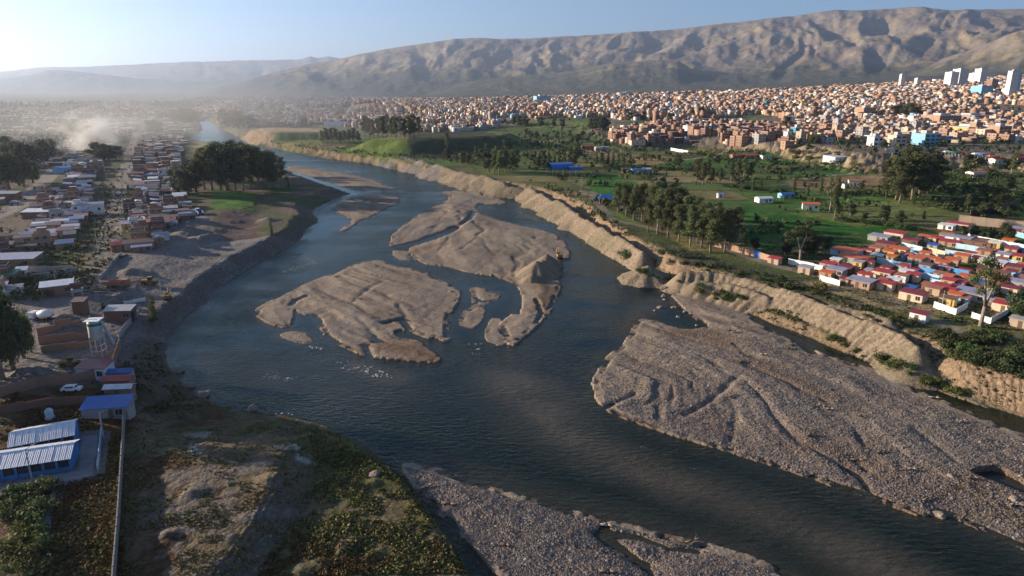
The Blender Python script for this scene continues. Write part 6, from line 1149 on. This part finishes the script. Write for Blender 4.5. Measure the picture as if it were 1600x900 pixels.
def excavator(px, py, rz, label, s_=1.0, lift=.5):
    p = hit(px, py); root = thing('excavator', label, 'excavator', p, rz, None, (s_, s_, s_))
    for y_ in (-1.1, 1.1): part('track', cached('trk', lambda: G().prism([(-.3, 0), (.3, 0), (.3, .8), (-.3, .8)], -1.9, 1.9).tube((-1.9, -.3, .42), (-1.9, .3, .42), .42, .42, 10).tube((1.9, -.3, .42), (1.9, .3, .42), .42, .42, 10).mesh('track', RUBBER)), root, (0, y_, 0))
    part('body', G().box(-2.4, 1.4, -1.3, 1.3, 1.0, 2.1).box(-2.5, -1.2, -1.3, 1.3, 1.1, 2.5).mesh('body', YEL), root); c_ = part('cab', G().box(.1, 1.6, .3, 1.3, 2.1, 3.2).mesh('cab', YEL), root); part('window', G().box(.3, 1.63, .27, 1.33, 2.35, 3.05).mesh('window', GLASS), c_)
    k1 = (4.0, -.1, 4.4+lift); k2 = (6.2, -.1, 2.6+lift); part('boom', G().tube((1.1, -.1, 1.8), (2.6, -.1, 4.2+lift), .32, .3, 6).tube((2.6, -.1, 4.2+lift), k1, .3, .22, 6).mesh('boom', YEL), root); part('stick', G().tube(k1, k2, .22, .16, 6).mesh('stick', YEL), root)
    part('bucket', G().prism([(-.6, -.6), (.6, -.6), (.6, .5), (-.6, .5)], -.2, .7).mesh('bucket', STEEL), root, (k2[0]-.3, k2[1], k2[2]-.4))
loader(236, 446, .1, 'yellow wheel loader working on the gravel yard', .85); loader(112, 572, .3, 'small dark loader standing inside the brick yard', .7)
excavator(263, 468, 1.9, 'yellow excavator at the right end of the machine yard', .7); excavator(874, 404, 1.7, 'excavator at work on the heap beside mid-river water', .85, .6)
def mixer(px, py, rz, label):
    p = hit(px, py); root = thing('mixer_truck', label, 'mixer truck', p, rz); part('chassis', G().box(-3.6, 3.6, -.5, .5, .7, 1.0).mesh('chassis', DARK), root); c_ = part('cab', G().prism([(-1.2, .8), (1.2, .8), (1.2, 2.7), (-1.2, 2.7)], 2.2, 4.0).mesh('cab', WHT), root); part('windscreen', G().box(3.98, 4.03, -1.05, 1.05, 1.8, 2.5).mesh('windscreen', GLASS), c_)
    part('drum', G().lathe([(.1, -2.9), (.7, -2.8), (1.3, -.6), (1.3, .9), (.8, 2.2), (.1, 2.3)], (-.7, 0, 2.2), 14, axis=(.97, 0, -.16)).mesh('drum', WHT, True), root)
    for x in (-2.4, -1.3, 3.0):
        for y_ in (-1.05, 1.05): wheel(root, x, y_, .5, .35)
mixer(68, 502, 2.9, 'concrete mixer truck with white drum beside a grey heap')
def dumper(px, py, rz, label, c):
    p = hit(px, py); root = thing('dump_truck', label, 'truck', p, rz); part('cab', G().box(2, 3.8, -1.2, 1.2, .8, 2.9).mesh('cab', c), root); part('truck_bed', G().quad([(-3.6, -1.2, 1.1), (1.8, -1.2, 1.1), (1.8, 1.2, 1.1), (-3.6, 1.2, 1.1)]).box(-3.6, 1.8, -1.25, -1.15, 1.0, 2.4).box(-3.6, 1.8, 1.15, 1.25, 1.0, 2.4).box(1.7, 1.85, -1.15, 1.15, 1.0, 2.6).mesh('truck_bed', c), root)
    for x in (-2.6, -1.4, 2.8):
        for y_ in (-1.05, 1.05): wheel(root, x, y_, .5, .35)
dumper(300,334,.2,'white truck parked at the edge of the ploughed plot',WHT); dumper(312,336,2.2,'blue-grey truck parked right of the white truck',solid('truck_blue', (.12, .18, .28), .5)); dumper(184,449,.1,'rusty orange truck beside the conveyor',RM['terracotta'])
def car(px, py, rz, label, c):
    p = hit(px, py); root = thing('parked_car', label, 'car', p, rz); part('body', G().prism([(-.85, .35), (.85, .35), (.85, .9), (-.85, .9)], -2.1, 2.1).prism([(-.8, .9), (.8, .9), (.65, 1.45), (-.65, 1.45)], -1.4, 1.0).mesh('body', c), root); part('windows', G().box(-1.43, 1.03, -.6, .6, .95, 1.35).box(-1.1, .7, -.78, .78, .98, 1.3).mesh('windows', GLASS), root)
    for x in (-1.3, 1.3):
        for y_ in (-.8, .8): part('wheel', cached('cw', lambda: G().tube((0, -.12, 0), (0, .12, 0), .33, .33, 12).mesh('wheel', RUBBER)), root, (x, y_, .33))
car(24,317,.5,'white van-like car on the pale street at left',WHT); car(113,612,.1,'small white car in the brick yard by the wall',WHT); car(1425,238,.2,'white car on the road above the scree cliff',WHT)
p = hit(178, 455); q = hit(150, 470); root = thing('conveyor', 'sloping conveyor of the gravel crusher between dark heaps', 'conveyor', p, ang2(p, q)); part('belt', G().prism([(-.4, 0), (.4, 0), (.4, .25), (-.4, .25)], -1, 11).mesh('belt', RUBBER), root).rotation_euler = (0, -.28, 0)
for x in (3, 6, 9.5): part('leg', G().tube((x, -.5, -.5), (x, -.3, x*.26), .08).tube((x, .5, -.5), (x, .3, x*.26), .08).mesh('leg', STEEL), root)
p = hit(122, 462); root = thing('gravel_crusher', 'rusty gravel crusher frame beside the torn white roof', 'machine', p, .4); part('hopper', G().quad([(-2, -1.5, 4), (2, -1.5, 4), (1, -.6, 2.4), (-1, -.6, 2.4)]).quad([(-2, 1.5, 4), (-1, .6, 2.4), (1, .6, 2.4), (2, 1.5, 4)]).quad([(-2, -1.5, 4), (-1, -.6, 2.4), (-1, .6, 2.4), (-2, 1.5, 4)]).quad([(2, -1.5, 4), (2, 1.5, 4), (1, .6, 2.4), (1, -.6, 2.4)]).mesh('hopper', RM['rusty brown']), root)
part('frame', G().box(-1.6, 1.6, -1, 1, 1.4, 2.4).tube((-1.4, -.9, -.5), (-1.4, -.9, 1.5), .12).tube((1.4, -.9, -.5), (1.4, -.9, 1.5), .12).tube((-1.4, .9, -.5), (-1.4, .9, 1.5), .12).tube((1.4, .9, -.5), (1.4, .9, 1.5), .12).mesh('frame', STEEL), root); part('belt', G().prism([(-.35, 0), (.35, 0), (.35, .2), (-.35, .2)], 0, 8).mesh('belt', RUBBER), root, (1.2, 0, 1.2)).rotation_euler = (0, .1, -.3)
for a, b_, L, lb in [(52,602,4.5,'white plastic pipe lying on the dark brick wall, left one'),(80,598,4.5,'white plastic pipe lying on the dark brick wall, right one')]:
    p = hit(a, b_); o = link('pipe', G().tube((-L/2*1.3, 0, .5), (L/2*1.3, 0, .5), .5, .5, 10).mesh('pipe', solid('pale_pipe', (.5, .6, .68), .5)), None, p, .12, label=lb, category='pipe')
p = hit(79, 656); root = thing('water_tank', 'pale blue water tank standing behind the halls', 'tank', p, 0); part('tank', G().lathe([(.1, .6), (.75, .6), (.78, 2.0), (.5, 2.4), (.1, 2.45)], seg=12).mesh('tank', solid('pale_pipe', (.5, .6, .68))), root); part('stand', G().box(-.7, .7, -.7, .7, 0, .6).mesh('stand', CONC), root)
# driftwood on the bars
DW = solid('driftwood', (.20, .15, .11), .9, .1, .3, 2); DWP = solid('bleached_driftwood', (.36, .29, .22), .9, .1, .3, 2)
dwn = [(1150,520,'on the upper part of the big gravel bar, with roots, nearest the back pond'),(1142,518,'pale, beside the rooted trunk near the back pond'),(1160,566,'at the head of the long dry runnel'),(1193,556,'right of the runnel head, half way to the narrow channel'),(1144,622,'with forked shadow in the middle of the big gravel bar'),(1283,637,'short and dark, left of centre on the big bar'),(1297,641,'dark, just right of the short dark one'),(1347,651,'with green tuft in the centre of the right bar'),(1378,709,'stump-like, pale, above the rusty streak'),(1425,735,'stump at the upper end of the damp brown patch'),(1268,680,'short, beside the long curved scarp'),(1340,722,'lying in the rusty streak'),(1460,624,'at the edge of the narrow back channel'),(1520,750,'above the green pond at bottom right'),(1450,782,'on the damp brown patch above the pond'),(1585,790,'long and pale, right of the pond'),(1235,545,'beside the upper narrow channel'),(1240,540,'at the upper end of the narrow channel'),(1505,660,'far right on the big bar'),(600,300,'on the dark spit upstream'),(572,313,'brown heap on the upstream bar'),(590,309,'second heap on the upstream bar'),(528,433,'on the top of the fan-shaped island'),(564,468,'across the fan-shaped island, left'),(948,824,'at the mouth of the dry loop on the lower bar'),(1083,850,'at the water edge of the lower bar'),(950,896,'pale, at the bottom edge of the lower bar'),(668,762,'green-tufted clump on the lower bar'),(702,790,'dark, in the hollow of the lower bar'),(790,855,'dark, on the lower bar near the bank shadow')]
for i, (a, b_, lb) in enumerate(dwn):
    p = hit(a, b_); L = rnd.uniform(1.6, 3.2); an = rnd.uniform(-.5, .6); g = G(); g.tube((-L/2, 0, .2), (L*.1, .1, .35), .24, .2, 7); g.tube((L*.1, .1, .35), (L/2, -.1, .5), .2, .09, 7); g.tube((L*.1, .1, .35), (L*.35, .7, .8), .1, .04, 5); g.tube((0, 0, .3), (-.1, -.7, .6), .09, .03, 5)
    for q in range(4): t_ = q*1.57+.4; g.tube((-L/2, 0, .2), (-L/2-.5, .6*math.cos(t_), .25+.5*abs(math.sin(t_))), .1, .03, 4)
    link('driftwood', g.mesh('driftwood', DW if i % 3 else DWP, True), None, p, an, label=f"driftwood {lb}"[:110], category='driftwood', group='driftwood on the gravel bars')
# boulders in the shallows
def rock_mesh(seed, m):
    r = np.random.RandomState(seed); import bmesh as bmh; bm = bmh.new(); bmh.ops.create_icosphere(bm, subdivisions=2, radius=1)
    for v in bm.verts: d = 1+.25*math.sin(v.co.x*3+seed)*math.cos(v.co.y*2.6+seed)+r.uniform(-.1, .1); v.co = Vector((v.co.x*d*1.2, v.co.y*d, v.co.z*d*.65))
    me = bpy.data.meshes.new('boulder'); bm.to_mesh(me); bm.free(); me.materials.append(m); return me
RK = [rock_mesh(i, solid('boulder_stone', (.24, .19, .15), .9, .15, .35, 1.2)) for i in range(4)]
for a, b_, s_, lb in [(1037,451,1.3,'largest boulder at the shore tip above the dark pool'),(1037,463,1.0,'boulder in the dark pool nearest the shore tip'),(1038,469,.6,'small boulder below the second one in the dark pool'),(1031,481,1.0,'boulder at the left side of the dark pool'),(1053,481,1.0,'dark boulder in the centre of the dark pool'),(1070,488,.8,'boulder near the right shore of the dark pool'),(1060,496,.8,'boulder in the lower part of the dark pool'),(1023,486,.5,'white little boulder left of the dark pool'),(1089,509,.6,'boulder at the bottom corner of the dark pool'),(585,743,1.0,'grey boulder on the green waste ground'),(705,456,.6,'boulder in the channel right of the fan-shaped island'),(1467,806,1.0,'boulder in the water off the tip of the big bar'),(278,581,1.5,'dark boulder at the left shore of the bend'),(318,617,1.6,'largest dark boulder on the pebbly cove'),(297,604,1.1,'dark boulder above the pebbly cove'),(395,640,1.4,'dark boulder at the green shore point'),(1487,745,.7,'boulder at the left end of the green pond'),(1586,782,.9,'pale boulder right of the green pond'),(1596,788,.7,'last pale boulder at the right frame edge')]:
    p = hit(a, b_); o = link('boulder', rnd.choice(RK), None, p, rnd.uniform(0, 6), label=lb, category='boulder', group='boulders along the water'); o.scale = (s_, s_, s_)
# gulls
def gull_mesh(fly):
    g = G(); g.lathe([(.02, -.32), (.07, -.22), (.13, 0), (.11, .14), (.07, .22), (.075, .28), (.02, .38)], (0, 0, .16), 8, axis=(1, 0, .25))
    if fly:
        for s_ in (-1, 1): g.quad([(.1, s_*.06, .2), (.12, s_*.4, .34), (-.05, s_*.42, .34), (-.1, s_*.06, .2)]); g.quad([(.12, s_*.4, .34), (.0, s_*.8, .28), (-.05, s_*.42, .34)])
    else:
        for s_ in (-1, 1): g.quad([(.14, s_*.12, .24), (-.38, s_*.05, .16), (-.2, s_*.15, .12), (.08, s_*.15, .14)])
    return g.mesh('gull', WHT, True)
GU = [gull_mesh(False), gull_mesh(False), gull_mesh(True)]
def gulls(poly, n, label, group):
    q = np.array(poly, float); k = 0
    while k < n:
        a = rnd.uniform(q[:, 0].min(), q[:, 0].max()); b_ = rnd.uniform(q[:, 1].min(), q[:, 1].max())
        if inside(np.array([a]), np.array([b_]), q)[0]: k += 1; p = hit(a, b_); o = link('gull', rnd.choice(GU), None, (p.x, p.y, p.z+.05), rnd.uniform(0, 6.28), label=label, category='bird', group=group); o.scale = (.6,)*3
gulls([(555,576),(575,572),(612,588),(615,594),(580,590)], 42, 'white gull in the dense flock on the riffle below the fan-shaped island', 'dense gull flock'); gulls([(480,540),(505,545),(500,549),(482,544)], 16, 'white gull in the small flock beside the thin gravel sliver', 'small gull flock'); gulls([(515,568),(550,565),(560,580),(525,580)], 12, 'white gull scattered left of the dense flock', 'gulls left of the flock'); gulls([(730,538),(755,535),(760,555),(735,555)], 9, 'white gull scattered below the small gravel islets', 'gulls below the islets'); gulls([(580,555),(612,558),(610,561),(582,558)], 6, 'white gull at the lower rim of the fan-shaped island', 'gulls on the island rim')
gulls([(430,645),(460,647),(460,652),(430,650)], 6, 'white gull resting on the green shore point', 'gulls on the shore point')
# ---------------------------------------------------------------- smoke plume, and an added layer of low haze
def smoke_blob(name, lb, c, rx, ry, rz_, dens, scale, lo=.45, hi=.7, hom=False):
    m, t, b = mat(name+'_volume'); t.nodes.remove(b); pv = N(t, 'ShaderNodeVolumePrincipled'); pv.inputs['Color'].default_value = (.96, .98, 1.0, 1); pv.inputs['Anisotropy'].default_value = .5
    tc = N(t, 'ShaderNodeTexCoord'); ln = N(t, 'ShaderNodeVectorMath', operation='LENGTH'); t.links.new(tc.outputs['Object'], ln.inputs[0]); fall = rng(t, ln.outputs['Value'], .25, 1, 1, 0)
    n = noise_node(t, scale, 4, vec=tc.outputs['Object']); nn_ = rng(t, n.outputs[0], lo, hi, .12 if hom else 0, 1)
    mm = N(t, 'ShaderNodeMath', operation='MULTIPLY'); t.links.new(fall, mm.inputs[0]); t.links.new(nn_, mm.inputs[1]); m3_ = N(t, 'ShaderNodeMath', operation='MULTIPLY'); t.links.new(mm.outputs[0], m3_.inputs[0]); m3_.inputs[1].default_value = dens; t.links.new(m3_.outputs[0], pv.inputs['Density']); t.links.new(pv.outputs[0], t.nodes['Material Output'].inputs['Volume'])
    g = G(); g.lathe([(.001, -1)]+[(math.sin(math.pi*i/10), -math.cos(math.pi*i/10)) for i in range(1, 10)]+[(.001, 1)], seg=16); o = link(name, g.mesh(name, m), None, c, 0, kind='stuff', label=lb); o.scale = (rx, ry, rz_); return o
p = hit(136, 246); smoke_blob('smoke', 'white smoke plume rising beside the dark trees on the left bank', (p.x-8, p.y+25, p.z+17), 34, 40, 32, .13, 1.9); smoke_blob('smoke', 'low dusty haze with thin smoke over the left settlement', (p.x-40, p.y+250, p.z+30), 380, 380, 60, .0016, 1.4, .3, .75, True)
print('objects', len(bpy.data.objects))
